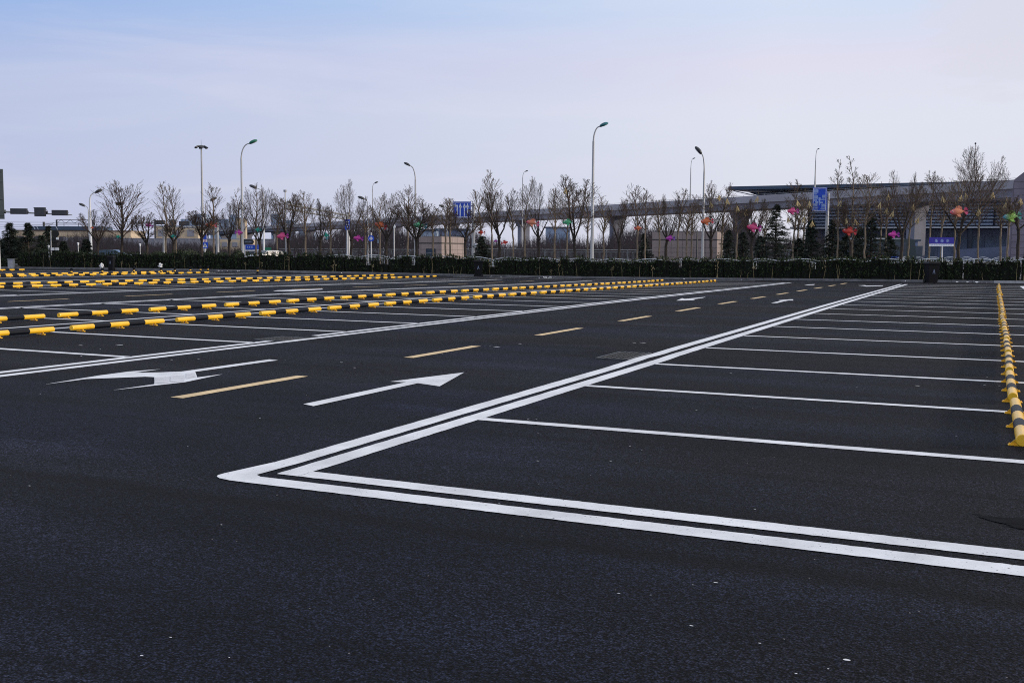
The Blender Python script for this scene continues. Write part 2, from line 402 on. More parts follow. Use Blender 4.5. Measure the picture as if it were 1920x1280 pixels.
marking('turn_arrow_marking',[(512,545.8),(520,544.4),(604,541.6),(606,542.8),(548,546)])
marking('turn_arrow_marking',[(1912,536.8),(1935,536.5),(1940,545),(1921,543)])
# dark oily patch at the right edge
st=MB(); rng=random.Random(4)
for cx_,cy_,rx_,ry_,zz in [(.32,5.78,.34,.11,.0030),(.16,5.83,.16,.07,.0034),(.05,5.86,.07,.018,.0038),(.34,5.70,.2,.035,.0036),(-.03,5.89,.03,.01,.0032),(.1,5.76,.05,.012,.0040)]:
    st.poly([(cx_+rx_*(r_:=rng.uniform(.7,1.2))*math.cos(2*math.pi*k/22),cy_+ry_*r_*math.sin(2*math.pi*k/22),zz) for k in range(22)])
tag(st.build('oil_stain',M['stain']),kind='structure')

# ---------------------------------------------------------------- drain grates
def grate(x0,x1,y0,y1,label):
    t=thing('drain_grate',label,'drain grate',((x0+x1)/2,(y0+y1)/2,gz(x0,y0)),group='drain grates beside the lane lines')
    w,l=x1-x0,y1-y0; fr=MB()
    for s in(-1,1):
        fr.box((s*(w/2-.015),0,.006),(.03,l,.012)); fr.box((0,s*(l/2-.015),.0055),(w-.06,.03,.011))
    fr.build('frame',M['pole_dark'],t)
    b=MB()
    n=10
    for i in range(1,n): b.box((0,-l/2+l*i/n,.006),(w-.06,.022,.008))
    for i in range(1,5): b.box((-w/2+w*i/5,0,.0075),(.02,l-.06,.007))
    b.build('grid_bars',mat('worn_grate_iron',(.028,.027,.027),.6,.4,20),t)
    s_=MB(); s_.box((0,0,.0015),(w-.03,l-.03,.002)); s_.build('pit',M['rubber'],t)
grate(-4.62,-4.17,12.62,13.62,'iron drain grate touching the outer double white line, right of the lane')
grate(-10.2,-9.68,12.78,13.5,'iron drain grate breaking the left double white line')

# ---------------------------------------------------------------- wheel stop tubes
SEG=[.46,.36,.42,.38,.48]; LEN=sum(SEG)
def ordn(k,n): return 'nearest the camera' if k==0 else ('farthest away' if k==n-1 else ORD[k]+' from the near end')
def make_stop():
    t=thing('wheel_stop','x','wheel stop')
    y=0; r=.044
    for i,s in enumerate(SEG):
        mb=MB(); rr=r+(.0006 if i%2 else 0)
        a,b=y,y+s
        if i==0: mb.tube([(0,a,.072),(0,a+.002,.072),(0,a+.006,.072),(0,a+.02,.072),(0,b,.072)],[rr-.005,rr-.002,rr,rr,rr],16)
        elif i==4: mb.tube([(0,a,.072),(0,b-.02,.072),(0,b-.006,.072),(0,b-.002,.072),(0,b,.072)],[rr,rr,rr,rr-.002,rr-.005],16)
        else: mb.tube([(0,a,.072),(0,b,.072)],rr,16)
        o=mb.build('black_band' if i%2 else 'yellow_section',M['tube_black'] if i%2 else M['tube_yellow'],t,smooth=True)
        for p in o.data.polygons:
            if len(p.vertices)>4: p.use_smooth=False
        y+=s
    for yc in(.2,1.06,1.86):
        mb=MB()
        for s in(-1,1):
            mb.prism([(s*.02,yc-.004,.056),(s*.042,yc-.004,.045),(s*.084,yc-.004,.003),(s*.02,yc-.004,.003)],(0,.008,0))
            mb.lathe([(.008,0),(.008,.01),(0,.011)],(s*.074,yc+.012,.007),6)
        mb.box((0,yc,.0045),(.172,.04,.006)); mb.build('bracket',M['tube_yellow'],t)
    return t
proto=make_stop(); used=False
def stops(X,y0,per,n,rowname,group,scale=1.0,skew=0,stretchs=None):
    global used
    for k in range(n):
        o=proto if not used else copy_tree(proto); used=True
        y=y0+per*k; rng=random.Random(int(X*10)+k)
        ym=y+LEN/2
        sl=(gz(X,y+LEN)-gz(X,y))/LEN
        o.location=(X+rng.uniform(-.018,.018),y,gz(X,y)); o.rotation_euler=(math.atan(sl),0,rng.uniform(-.007,.007)); o.scale=(1,scale,1)
        w='nearest' if k==0 else ORD[k]
        tag(o,'striped tube wheel stop '+ordn(k,n)+' in the '+rowname,'wheel stop',group)
stops(.21,8.0,2.45,19,"right-hand row",'wheel stops in the right-hand row')
stops(-13.75,10.13,2.45,19,"front left row",'wheel stops in the front left row')
stops(-16.65,12.5,2.45,18,"back left row",'wheel stops in the back left row')
stops(-31.2,25.2,2.45,13,"second pair's lower row",'wheel stops in the second pair, lower row')
stops(-34.3,27.83,2.45,12,"second pair's upper row",'wheel stops in the second pair, upper row')
stops(-44.5,36.0,2.27,7,"third pair's lower row",'wheel stops in the third pair, lower row',.93)
stops(-47.2,38.2,2.22,6,"third pair's upper row",'wheel stops in the third pair, upper row',.92)
stops(-57.8,45.1,2.2,2,"short far left row",'wheel stops in the far left row',.9)

# ---------------------------------------------------------------- kerb and verge
KP=[G(px,py) for px,py in [(-60,503),(40,503.4),(300,506.8),(600,512),(886,518),(1300,524),(1560,527),(1740,529.3),(1870,530.8)]]
KP=[Vector((p.x,p.y,0)) for p in KP]
d_=(KP[-1]-KP[-2]).normalized(); d_=Vector((1,.02,0)).normalized()
KP.append(KP[-1]+d_*25)
# straighten slightly
def kerb_y(x):
    if x<=KP[0].x: return KP[0].y
    for a_,b_ in zip(KP,KP[1:]):
        if x<=b_.x:
            t=(x-a_.x)/(b_.x-a_.x); return a_.y+(b_.y-a_.y)*t
    return KP[-1].y
print('KERB',[tuple(round(c,1) for c in p) for p in KP])
KX0,KX1=-110,24
import functools
def ky(x):  # smoothed
    return sum(kerb_y(x+o) for o in(-6,-4,-2,0,2,4,6))/7
kb=MB(); kn=MB(); jt=MB()
x=KX0
while x<KX1:
    x2=x+.99; ya,yb=ky(x),ky(x2+.01); za=gz(x,ya)
    t=kb if x<.0 else kn
    hgt=.13
    t.add([(x,ya,za-.05),(x2,yb,za-.05),(x2,yb+.15,za-.05),(x,ya+.15,za-.05),(x,ya+.015,za+hgt),(x2,yb+.015,za+hgt),(x2,yb+.15,za+hgt),(x,ya+.15,za+hgt)],
          [(0,1,5,4),(4,5,6,7),(1,2,6,5),(3,0,4,7),(2,3,7,6)])
    x+=1.0
tag(kb.build('kerb',M['kerb']),kind='structure'); tag(kn.build('kerb',M['kerb_new']),kind='structure')
vg=MB(); xs2=[KX0+2*i for i in range(int((KX1-KX0)/2)+1)]
for x in xs2:
    y=ky(x); z=gz(x,y)
    vg.v+= [(x,y+.14,z+.115),(x,y+6.5,z+.115),(x,y+6.5,z-.3)]
for i in range(len(xs2)-1):
    for k in range(2): vg.f.append((3*i+k,3*i+3+k,3*i+4+k,3*i+1+k)); vg.m.append(0)
tag(vg.build('verge',M['soil']),kind='structure')
rd=MB(); rd.add([(-400,68.5,.004),(200,68.5,.004),(200,104,.004),(-400,104,.004)],[(0,1,2,3)]); 
# the road beyond the verge, its own sheet a little above the ground
tag(rd.build('road',M['road']),kind='structure')
# ---------------------------------------------------------------- hedge
def hedge(name,x0,x1,h,depth,label,seed,off=.35,dens=300,lx=None):
    rng=random.Random(seed); t=thing(name,label,'hedge',((x0+x1)/2,ky((x0+x1)/2)+off,0))
    o0=Vector(t.location); lv=MB(); core=MB()
    L=x1-x0; 
    # plants about every 0.45 m, each with its own height and density
    plants=[]; x=x0
    while x<x1:
        plants.append((x,h*rng.uniform(.88,1.12)*(1+.05*math.sin(x*.7)),rng.uniform(.7,1.2) if rng.random()>.05 else .4)); x+=rng.uniform(.32,.55)
    for (x,hh,dn) in plants:
        yb=ky(x)+off; zb=gz(x,yb)+.115
        n=int(dens*.62*dn)
        w=rng.uniform(.26,.34)
        for _ in range(n):
            u=rng.random(); z=hh*(u**.8); 
            an=rng.uniform(0,2*math.pi); rr=w*(1-.35*(z/hh)**3)*rng.uniform(.6,1.0)
            side=rng.random()
            cxx=x+rr*math.cos(an)*1.0; cyy=yb+depth/2+ (depth/2)*math.sin(an)*rng.uniform(.75,1.05)
            p=Vector((cxx,cyy,zb+z+rng.uniform(-.02,.03)))-o0
            l=rng.uniform(.07,.15); wd=rng.uniform(.022,.04)
            d=Vector((rng.gauss(0,.5),rng.gauss(-.25,.5),rng.uniform(.4,1.3))).normalized(); s=d.cross(Vector((rng.gauss(0,1),rng.gauss(0,1),.2))).normalized()*wd
            lv.add([p-s,p+s,p+d*l+s*.3,p+d*l-s*.3],[(0,1,2,3)])
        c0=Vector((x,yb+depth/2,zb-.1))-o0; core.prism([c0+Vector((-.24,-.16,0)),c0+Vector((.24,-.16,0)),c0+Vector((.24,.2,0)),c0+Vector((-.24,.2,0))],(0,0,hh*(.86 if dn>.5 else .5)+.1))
    lv.build('foliage',M['hedge'],t); core.build('hedge_shade_core',M['hedge_core'],t)  # near-black core blocks stand in for the shade among the leaves
    ds=MB()
    for _ in range(int(L*.9)):
        x=rng.uniform(x0,x1); yb=ky(x)+off; zb=gz(x,yb)+.115; hh=rng.uniform(.25,1.05)
        p=Vector((x,yb+rng.uniform(-.06,.05),zb))-o0
        ds.tube([p,p+Vector((rng.uniform(-.08,.08),0,hh*.5)),p+Vector((rng.uniform(-.14,.14),0,hh))],[.012,.009,.005],3)
        if rng.random()<.35:
            for q in range(5):
                z=p+Vector((rng.uniform(-.1,.1),-.04,hh*rng.uniform(.5,1))); ds.add([z,z+Vector((.03,0,.05)),z+Vector((.0,0,.1)),z+Vector((-.03,0,.05))],[(0,1,2,3)])
    tag(ds.build('dead_stems',M['dry'],t),kind='stuff')
    return t
def HD(px):
    """view depth of the back of the hedge along a photo column"""
    D=50
    while D<140:
        p=AT(px,478,D)
        if p.y>ky(p.x)+1.3: break
        D+=.5
    return D
hx0=AT(29,490,75); 
p=G(30,503.4); 
hedge('hedge',p.x+.3,21,1.1,.75,'long dark green clipped hedge standing along the far kerb of the lot',11)
hedge('hedge',-100,G(17,503).x,.55,.7,'low dark green hedge stub left of the grey cabinet',12,off=.8,dens=150)
# ---------------------------------------------------------------- trees
def rot_about(v,axis,a): return Matrix.Rotation(a,3,axis)@v
def grow(mb,p,d,L,r,lvl,rng,up=.12,wander=.12,kids=(7,4,2),spread=(25,45),rend=.3,maxl=2,sides=(7,4,3,3),first=.18,minr=.0068,klen=(.38,.68)):
    n=[7,5,3,2][min(lvl,3)]; pts=[p.copy()]; rads=[r]; dirs=[d.copy()]
    cur=p.copy(); dd=d.copy()
    for i in range(n):
        dd=(dd+Vector((rng.gauss(0,wander),rng.gauss(0,wander),rng.gauss(0,wander*.5)+up))).normalized()
        cur=cur+dd*(L/n); pts.append(cur.copy()); dirs.append(dd.copy())
        rads.append(max(minr,r*(1-(1-rend)*(i+1)/n)))
    mb.tube(pts,rads,sides[min(lvl,3)],cap=False)
    if lvl>=maxl: return
    k=kids[lvl]; k=max(1,int(k*rng.uniform(.8,1.2)))
    az=rng.uniform(0,6.28)
    for j in range(k):
        t=first+(1-first)*(j+rng.random())/k; t=min(.99,t); fi=t*n; i=int(fi); fr=fi-i
        q=pts[i].lerp(pts[min(n,i+1)],fr); dq=dirs[i]
        az+=2.4+rng.uniform(-.5,.5)
        perp=dq.orthogonal().normalized(); perp=rot_about(perp,dq,az)
        an=R(rng.uniform(*spread)); nd=(dq*math.cos(an)+perp*math.sin(an)).normalized()
        ll=L*rng.uniform(*klen)*(1.2-.98*t)
        rr=max(minr,rads[i]*rng.uniform(.4,.55))
        grow(mb,q,nd,ll,rr,lvl+1,rng,up,wander,kids,spread,rend,maxl,sides,.12,minr,klen)
TREE_GROUP={'dark':'bare trees in the front row behind the hedge','pale':'bare trees in the rear row beyond the hedge'}
def bare_tree(px,ptop,D,style,width,fork,label,seed,bark='bark_dark',twig='twig',z0=None,lean=0,group=None,dens=1.0,trad=None):
    """px: trunk, ptop: crown top pixel, width: crown width in pixels, fork: pixel height of the fork"""
    D=max(D,HD(px)+1.5)
    rng=random.Random(seed); b=BASE(px,D,z0)
    top=AT(px,ptop,D).z-b.z; zf=max(.8,AT(px,fork,D).z-b.z); W=width/FPX*D
    t=thing('bare_tree',label,'bare tree',b,group=group)
    tr=trad or (.10 if bark=='bark_dark' else .075)*max(1,D/85)
    mb=MB(); cr=MB()
    ln=Vector((lean,0,1)).normalized()
    tp=[Vector((0,0,-.1))]; n=6
    for i in range(1,n+1):
        z=zf*i/n; tp.append(Vector((lean*z+rng.gauss(0,.02),rng.gauss(0,.02),z)))
    mb.tube(tp,[tr*1.35]+[tr*(1.12-.25*i/n) for i in range(1,n+1)],9,cap=False)
    P=tp[-1]; Hc=top-zf
    if style=='spire':
        # central leader with ascending side limbs
        lead=[];cur=P.copy();dd=Vector((0,0,1)); ns=10
        for i in range(ns+1):
            lead.append(cur.copy()); dd=(dd+Vector((rng.gauss(0,.06),rng.gauss(0,.06),.12))).normalized(); cur=cur+dd*Hc/ns
        rads=[max(.012,tr*.8*(1-i/ns)**.9) for i in range(ns+1)]
        mb.tube(lead,rads,6,cap=False)
        k=int(30*dens); az=rng.uniform(0,6)
        for j in range(k):
            u=(j+rng.random())/k*.94; fi=u*ns; i=int(fi); q=lead[i].lerp(lead[min(ns,i+1)],fi-i); az+=2.4
            an=R(rng.uniform(22,42)); nd=Vector((math.cos(az)*math.sin(an),math.sin(az)*math.sin(an),math.cos(an)))
            prof=math.sin(math.pi*min(1,(u*.8+.25)))**.8 if u<.9 else .3
            ll=min(W*.5/math.sin(an)*rng.uniform(.65,1.0)*prof,Hc*(1-u)*.95+.5)
            grow(cr,q,nd,max(.4,ll),max(.012,rads[i]*.5),1,rng,.09,.045,(7,8,2),(18,36),.25,3 if D<88 else 2,(7,4,3,3),.12,.0080,(.42,.75))
    else:
        k=6 if style=='wide' else rng.choice([4,5]) if style=='vase' else 3
        az=rng.uniform(0,6.28)
        # swollen pollard knuckle
        mb.ball(P,tr*1.25,tr*1.2,tr*1.3,8,6)
        for j in range(k):
            az+=2*math.pi/k+rng.uniform(-.4,.4)
            flat=Vector((math.cos(az),math.sin(az)*(.5 if style=='wide' else .8),0))
            an=R(rng.uniform(22,48)+(8 if style=='wide' else 0)) if j else R(rng.uniform(2,9)); nd=(flat*math.sin(an)+Vector((0,0,math.cos(an)))).normalized()
            L=Hc*rng.uniform(.82,1.02)
            grow(cr if False else mb,P,nd,L*.5,tr*rng.uniform(.5,.68),3,rng,.05,.08,maxl=3,sides=(6,6,6,6),rend=.75)
            # continue limb as a leader with side branches
            q=Vector(mb.v[-1])*.0+sum((Vector(v) for v in mb.v[-6:]),Vector())/6
            dv=(q-P).normalized()
            grow(cr,q,dv,L*.66,tr*.42,0,rng,.09,.045,(int(15*dens),8,2),(22,42),.10,3,(5,4,3,3),.02,.0075,(.42,.72))
            for _ in range(int(6*dens)):
                u=rng.uniform(.25,.95); s0=P.lerp(q,u); a2=rng.uniform(0,6.28); e=Vector((math.cos(a2),math.sin(a2),rng.uniform(.4,1.4))).normalized()
                grow(cr,s0,e,Hc*rng.uniform(.25,.5),tr*.2,1,rng,.10,.05,(6,7,2),(20,40),.2,3,(7,4,3,3),.18,.0075,(.42,.75))
    cshift=18/FPX*D if px==1797 else 0
    # fit crown to the measured width and height
    allv=cr.v+mb.v; 
    xs_=sorted(v[0] for v in cr.v); lo=xs_[int(len(xs_)*.015)]; hi=xs_[int(len(xs_)*.985)]; mid=((lo+hi)/2-P.x)*.9
    sx=W/(hi-lo) if hi>lo else 1; sx=min(2.2,max(.5,sx)); zm=max(v[2] for v in cr.v+mb.v); sz=(top-zf)/(zm-zf)
    def fit(v):
        x,y,z=v
        if z>zf: 
            z2=zf+(z-zf)*sz; k=min(1,(z-zf)/.8); s=1+(sx-1)*k; sh=mid*s*min(1,(z-zf)/(.5*(zm-zf))); return (P.x+(x-P.x)*s-sh+cshift*min(1,(z-zf)/(.6*(zm-zf))),P.y+(y-P.y)*s,z2)
        return v
    cr.v=[fit(v) for v in cr.v]; mb.v=[fit(v) for v in mb.v]
    # face the crown's width across the view
    for m_ in(cr,mb):
        m_.v=[tuple(RH*v[0]+FH*v[1]+Vector((0,0,v[2]))) for v in m_.v]
    mb.build('trunk',M[bark],t,smooth=True); cr.build('crown',M[twig],t)
    return t
# x, top, D, style, width, fork, label
front=[
 (228,335,74,'spire',78,452,'tall bare tree holding a black bird nest, right of the leftmost street lamp'),
 (183,392,78,'vase',48,455,'small bare tree just right of the leftmost street lamp'),
 (276,398,76,'fork',52,458,'bare tree with a magenta fish lantern at its top left of the signal pole'),
 (326,420,76,'fork',34,455,'pollarded dark stump tree carrying a teal fish lantern'),
 (378,395,74,'vase',52,448,'low dark tree behind the blue pedestrian crossing sign'),
 (430,372,75,'vase',50,450,'bare tree left of the tall green-headed lamp'),
 (487,345,72,'vase',64,455,'bushy bare tree with a teal fish lantern beside the white bus shelter'),
 (541,360,73,'vase',54,452,'bare tree with a magenta fish lantern under the left end of the long sign arm'),
 (600,372,73,'vase',44,452,'bare tree with an upright teal fish lantern left of the sign-arm pole'),
 (659,334,71,'vase',62,450,'tall bare tree overlapping the pole of the long sign arm'),
 (724,360,71,'vase',58,448,'bare tree carrying an orange and pink fish lantern'),
 (781,372,70,'vase',92,450,'wide bare tree with a green and blue fish lantern by the pink kiosk'),
 (872,392,70,'fork',66,450,'dark bare tree under the four-arrow lane sign'),
 (936,350,70,'vase',66,445,'brown bare tree with a red fish lantern right of the lane sign pole'),
 (1009,330,69,'vase',70,448,'round-crowned bare tree with a red-pink fish lantern in its fork'),
 (1077,329,69,'fork',84,450,'two-limbed bare tree with a pale green fish lantern left of the tallest lamp'),
 (1161,372,69,'fork',48,452,'low forked bare tree with an orange fish lantern on its right limb'),
 (1249,362,68,'vase',48,450,'small bare tree with a purple fish lantern before the large pink kiosk'),
 (1333,336,68,'vase',66,450,'tall bare tree with an orange-red fish lantern right of the dark-headed lamp'),
 (1409,372,67,'vase',58,448,'bare tree with a pink and purple fish lantern under the roof corner'),
 (1595,372,66,'fork',70,455,'forked bare tree with a red fish lantern right of the tall blue sign'),
 (1690,316,65,'wide',84,440,'tall dark bare tree with a magenta fish lantern left of the blue name board'),
 (1797,272,64,'wide',168,440,'largest bare tree with a pink and orange fish lantern above the name board'),
 (1908,366,63,'vase',70,430,'dark bare tree with a blue and yellow fish lantern at the right edge'),
]
for i,(x,t_,D,s,w,f,l) in enumerate(front):
    bare_tree(x,t_,D,s,w,f,l,100+i,'bark_dark','twig',group=TREE_GROUP['dark'])
rear=[(311,338,92,44,450),(330,345,94,44,450),(401,342,92,40,447),(452,352,100,40,448),(480,341,90,34,448),(520,372,98,40,448),(573,356,92,40,445),(620,380,98,36,445),(685,384,95,44,443),(712,362,100,40,445),(765,344,88,48,440),
 (812,392,98,32,440),(835,368,92,34,440),(844,372,92,28,440),(900,352,96,40,440),(922,318,84,40,440),(962,362,96,32,440),(984,336,98,30,440),(1040,352,96,36,440),(1063,336,88,38,442),(1102,352,90,36,442),(1131,364,92,32,445),(1195,342,84,44,440),(1209,352,96,34,440),
 (1236,372,98,34,440),(1270,352,92,38,440),(1287,376,88,40,445),(1296,384,94,34,445),(1352,342,96,44,445),(1381,384,90,44,445),(1432,384,92,36,445),(1487,338,84,42,438),(1495,360,88,42,438),(1506,372,86,40,438),(1570,296,84,34,438),(1598,288,84,32,438),(1621,322,82,50,430),(1650,370,90,50,430),
 (1703,344,84,44,435),(1742,320,84,44,430),(1789,330,86,54,430),(1833,322,82,62,428),(1875,376,82,34,432),(1889,366,80,40,430),(1764,344,96,40,430),(1660,352,92,40,430)]
rear.sort()
for i,(x,t_,D,w,f) in enumerate(rear):
    lab='slim pale-trunked bare tree, '+('leftmost of the rear row' if i==0 else ('rightmost of the rear row' if i==len(rear)-1 else (ORD[i]+' from the left in the rear row' if i<23 else ORD[len(rear)-1-i]+' from the right in the rear row')))
    bare_tree(x,t_,D,'spire',w,f,lab,300+i,'bark_pale','twig_pale' if i%3==0 else 'twig',group=TREE_GROUP['pale'],dens=.8)
# nest
p=AT(223.5,382,HD(228)+1.5); t=MB(); rng=random.Random(5)
for k in range(140):
    a=rng.uniform(0,6.28); r=rng.uniform(.05,.22); q=Vector((math.cos(a)*r,math.sin(a)*r,rng.uniform(-.09,.09))); e=Vector((rng.gauss(0,1),rng.gauss(0,1),rng.gauss(0,.4))).normalized()*.14
    t.tube([q-e,q+e],.009,3)
tag(t.build('bird_nest',M['nest'],loc=p),'black twig bird nest high in the tall left tree','bird nest')
# conifers
def conifer(px,ptop,D,width,label,seed,pale=False):
    D=max(D,HD(px)+2.5); rng=random.Random(seed); b=BASE(px,D); h=AT(px,ptop,D).z-b.z; W=width/FPX*D/2
    t=thing('conifer_tree',label,'conifer',b,group='dark conifers beyond the hedge')
    tm=MB(); tm.tube([(0,0,-.1),(.03,0,h*.4),(0,0,h*.97)],[.13,.09,.015],8,cap=False)
    nd=MB(); z=.35
    while z<h*.97:
        u=z/h; rr=W*(1-u)**.85*rng.uniform(.7,1.12)+.10; k=rng.choice([5,6,7])
        for j in range(k):
            az=rng.uniform(0,6.28); L=rr*rng.uniform(.7,1.15); rise=rng.uniform(.05,.3)
            e=Vector((math.cos(az),math.sin(az),0)); p0=Vector((0,0,z)); 
            pts=[p0,p0+e*L*.5+Vector((0,0,L*rise*.6)),p0+e*L+Vector((0,0,L*rise*.3-.06))]
            tm.tube(pts,[.025,.018,.006],3,cap=False)
            n=int(26+L*34)
            for q in range(n):
                v=rng.uniform(.12,1.04); c=pts[0].lerp(pts[1],v*2) if v<.5 else pts[1].lerp(pts[2],(v-.5)*2)
                side=Vector((-e.y,e.x,0)); spread=(1-v*.6)*L*.32
                c=c+side*rng.uniform(-spread,spread)+Vector((0,0,rng.uniform(-.10,.05)))
                dd=(e*rng.uniform(.2,1)+side*rng.uniform(-1,1)+Vector((0,0,rng.uniform(-.35,.35)))).normalized()*rng.uniform(.10,.22); s=dd.cross(Vector((rng.gauss(0,1),rng.gauss(0,1),1))).normalized()*rng.uniform(.018,.035)
                nd.add([c-s,c+s,c+dd],[(0,1,2)])
        z+=h*.028+.06
    tm.build('trunk',M['bark_dark'],t); nd.build('crown',M['needle'],t)
cons=[(20,416,78,74,'conifer above the grey cabinet at the far left'),(53,416,80,66,'conifer between the far left conifer and the round-signal post'),(3,448,84,44,'low conifer cut by the left edge'),(36,444,84,52,'low dense conifer filling the gap between the two left conifers'),(78,440,86,48,'low conifer left of the round-signal post'),(92,422,90,50,'conifer behind the black round signal post'),(120,450,90,46,'low conifer right of the round-signal post'),(163,446,92,44,'low conifer behind the leftmost street lamp'),
 (1453,376,74,98,'large pointed conifer right of the kiosk'),(1426,440,80,60,'low conifer left of the large pointed conifer'),(1520,412,84,66,'dense conifer left of the tall blue sign pole'),(1498,446,86,60,'low conifer behind the slim trees left of the blue sign'),(1560,410,86,70,'dense conifer right of the tall blue sign pole'),(1586,436,90,60,'low conifer behind the red fish lantern'),(1632,398,84,96,'broad conifer in front of the parked bus'),(1668,436,90,64,'conifer behind the magenta fish tree'),(1610,424,90,60,'shorter conifer left of the broad conifer'),(905,440,92,70,'dark conifer right of the lane sign pole'),(1392,432,100,60,'dark conifer left of the pink fish tree'),(1366,428,110,54,'dark conifer touching the right side of the large kiosk'),(1207,436,112,44,'dark conifer touching the left side of the large kiosk')]
for i,(x,t_,D,w,l) in enumerate(cons): conifer(x,t_,D,w,l,500+i)
# evergreen shrubs in the verge
def shrub(px,ptop,D,width,label,seed):
    rng=random.Random(seed); b=BASE(px,D); h=AT(px,ptop,D).z-b.z; W=width/FPX*D/2
    mb=MB()
    for _ in range(1500):
        u=Vector((rng.gauss(0,1),rng.gauss(0,1),rng.gauss(0,1))).normalized()*rng.uniform(.72,1.05)*(1+.12*math.sin(rng.random()*9))
        c=Vector((u.x*W,u.y*W,h*.52+u.z*h*.5)); 
        if c.z<0: continue
        d=Vector((rng.gauss(0,1),rng.gauss(0,1),rng.gauss(.4,1))).normalized()*.09; s=d.cross(u).normalized()*.045
        mb.add([c-s,c+s,c+d+s,c+d-s],[(0,1,2,3)])
    mb.ball((0,0,h*.5),W*.8,W*.8,h*.46,10,7)
    tag(mb.build('round_shrub',M['shrub'],loc=b),label,'shrub',group='round evergreen shrubs beyond the hedge')
for i,(x,t_,D,w,l) in enumerate([(150,474,88,40,'yellowish round shrub left of the leftmost lamp'),(296,473,90,34,'round shrub left of the signal pole'),(352,468,92,42,'broad round shrub left of the crossing sign'),(391,472,90,16,'small round shrub right of the crossing sign'),(417,474,92,30,'round shrub right of the signal mast'),(446,470,92,22,'round shrub left of the green-headed lamp'),(463,474,92,18,'small round shrub under the blue shelter roof')]): shrub(x,t_,D,w,l,600+i)
# far belt of bare trees
fb=MB(); rng=random.Random(77)
for _ in range(27000):
    px=rng.uniform(-150,1545); D=rng.uniform(122,215)
    b=BASE(px,D,0.0)
    h=(4.0+1.3*math.sin(px*.011)+.8*math.sin(px*.037+1)+rng.uniform(-.8,1.2))*(1 if px>520 else .62)*(D/150); h*=1.18 if px>1340 else 1; h=max(1.8,min(7.2,h))
    p=b+Vector((0,0,rng.uniform(0,h*.6))); L=rng.uniform(.25,.5)*h; lean=RH*rng.uniform(-.28,.28)
    q=p+Vector((0,0,1))*L+lean*L; s=RH*rng.uniform(.018,.05)
    fb.add([p-s,p+s,q],[(0,1,2)])
    for k in range(4):
        u=rng.uniform(.2,.9); c=p.lerp(q,u); e=c+Vector((0,0,rng.uniform(.3,.9)))+RH*rng.uniform(-.7,.7)
        fb.add([c-s*.5,c+s*.5,e],[(0,1,2)])
tag(fb.build('far_tree_belt',M['twig_far']),'brown haze of distant leafless trees along the skyline','trees',kind='stuff')

# ---------------------------------------------------------------- street lamps
def lamp(px,ptop,D,side,reach,label,head='lamp_dark',rad=.10,rise=1.0,z0=None,pmat='pole',hs=1.0,both=False,group='street lamps along the road',tilt=.42):
    """pole at px; head end at ptop; side +1 arm to the right in the view, reach in pixels"""
    b=BASE(px,D,z0); top=AT(px,ptop,D).z-b.z; w=reach/FPX*D
    t=thing('street_lamp',label,'street lamp',b,group=group)
    pole=MB(); zc=top-max(1.2,w*1.2)*rise
    pole.tube([(0,0,0),(0,0,.02),(0,0,1.2),(0,0,1.22),(0,0,zc)],[rad*1.6,rad*1.25,rad*1.22,rad,rad*.62],10)
    pole.build('pole',M[pmat],t,smooth=True)
    bp=MB(); bp.box((0,0,.02),(rad*5,rad*5,.04)); bp.build('base_plate',M['pole_dark'],t)
    sides=[side,-side] if both else [side]
    for sd in sides:
        e=RH*sd; pts=[]; ah=top-zc
        for i in range(9):
            a=math.pi/2*i/8; pts.append(Vector((0,0,zc))+e*(w*.72*(1-math.cos(a)))+Vector((0,0,ah*.92*math.sin(a))))
        pts.append(pts[-1]+e*w*.1+Vector((0,0,ah*.03)))
        am=MB(); am.tube(pts,[rad*.6]+[rad*.5*(1-.35*i/9) for i in range(1,len(pts))],8); am.build('arm',M[pmat],t,smooth=True)
        hd=MB(); hl=.42*hs; tv=(e+Vector((0,0,tilt))).normalized(); c=pts[-1]+tv*hl*.8; ax=(e+Vector((0,0,tilt))).normalized(); yy=Vector((0,0,1)).cross(ax).normalized(); zz=ax.cross(yy)
        m=Matrix((ax,yy,zz)).transposed(); b0=len(hd.v)
        hd.ball(c,hl,hl*.55,hl*.42,14,10,mat=m)
        hd.v=[tuple(Vector(v) if (Vector(v)-c).dot(zz)>-.10*hs else Vector(v)-zz*((Vector(v)-c).dot(zz)+.10*hs)) for v in hd.v]
        h=hd.build('lamp_head',M[head],t,smooth=True)
        ln=MB(); ln.ball(c-zz*.105*hs+ax*.08*hs,hl*.55,hl*.28,.03*hs,10,6,mat=m); ln.build('lens',M['lens'],h,smooth=True)
    return t
lamp(1110,235,79,1,15,'tallest street lamp with a teal head, in front of the viaduct','lamp_teal',.13,hs=.85)
lamp(1317,286,92,-1,8,'street lamp with a black head turned left by the large kiosk','lamp_dark',.12,1.4,hs=1.05,tilt=1.1)
lamp(779,309,98,-1,13,'street lamp with a black head turned left, left of the small kiosk','lamp_dark',.12,1.2,hs=.78,tilt=.5)
lamp(455,267,93,1,20,'tall street lamp with a bright green head','lamp_green',.12,1.2,hs=.95)
lamp(495,352,120,-1,16,'white street lamp with its head turned left beside the bus shelter','lamp_dark',.13,.8,pmat='pole_white',hs=1.1)
lamp(171,360,115,1,14,'leftmost white street lamp with its dark head turned right','lamp_dark',.15,.8,pmat='pole_white',hs=1.1)
lamp(168,386,165,-1,8,'small distant street lamp with its head turned left behind the leftmost lamp','lamp_dark',.12,.6,hs=1.3)
lamp(387,375,150,1,12,'distant street lamp beside the high mast','lamp_dark',.1,.6,hs=1.3)
lamp(699,343,170,1,5,'thin distant street lamp left of the black-headed lamp, head turned right','lamp_dark',.1,.8,hs=.8)
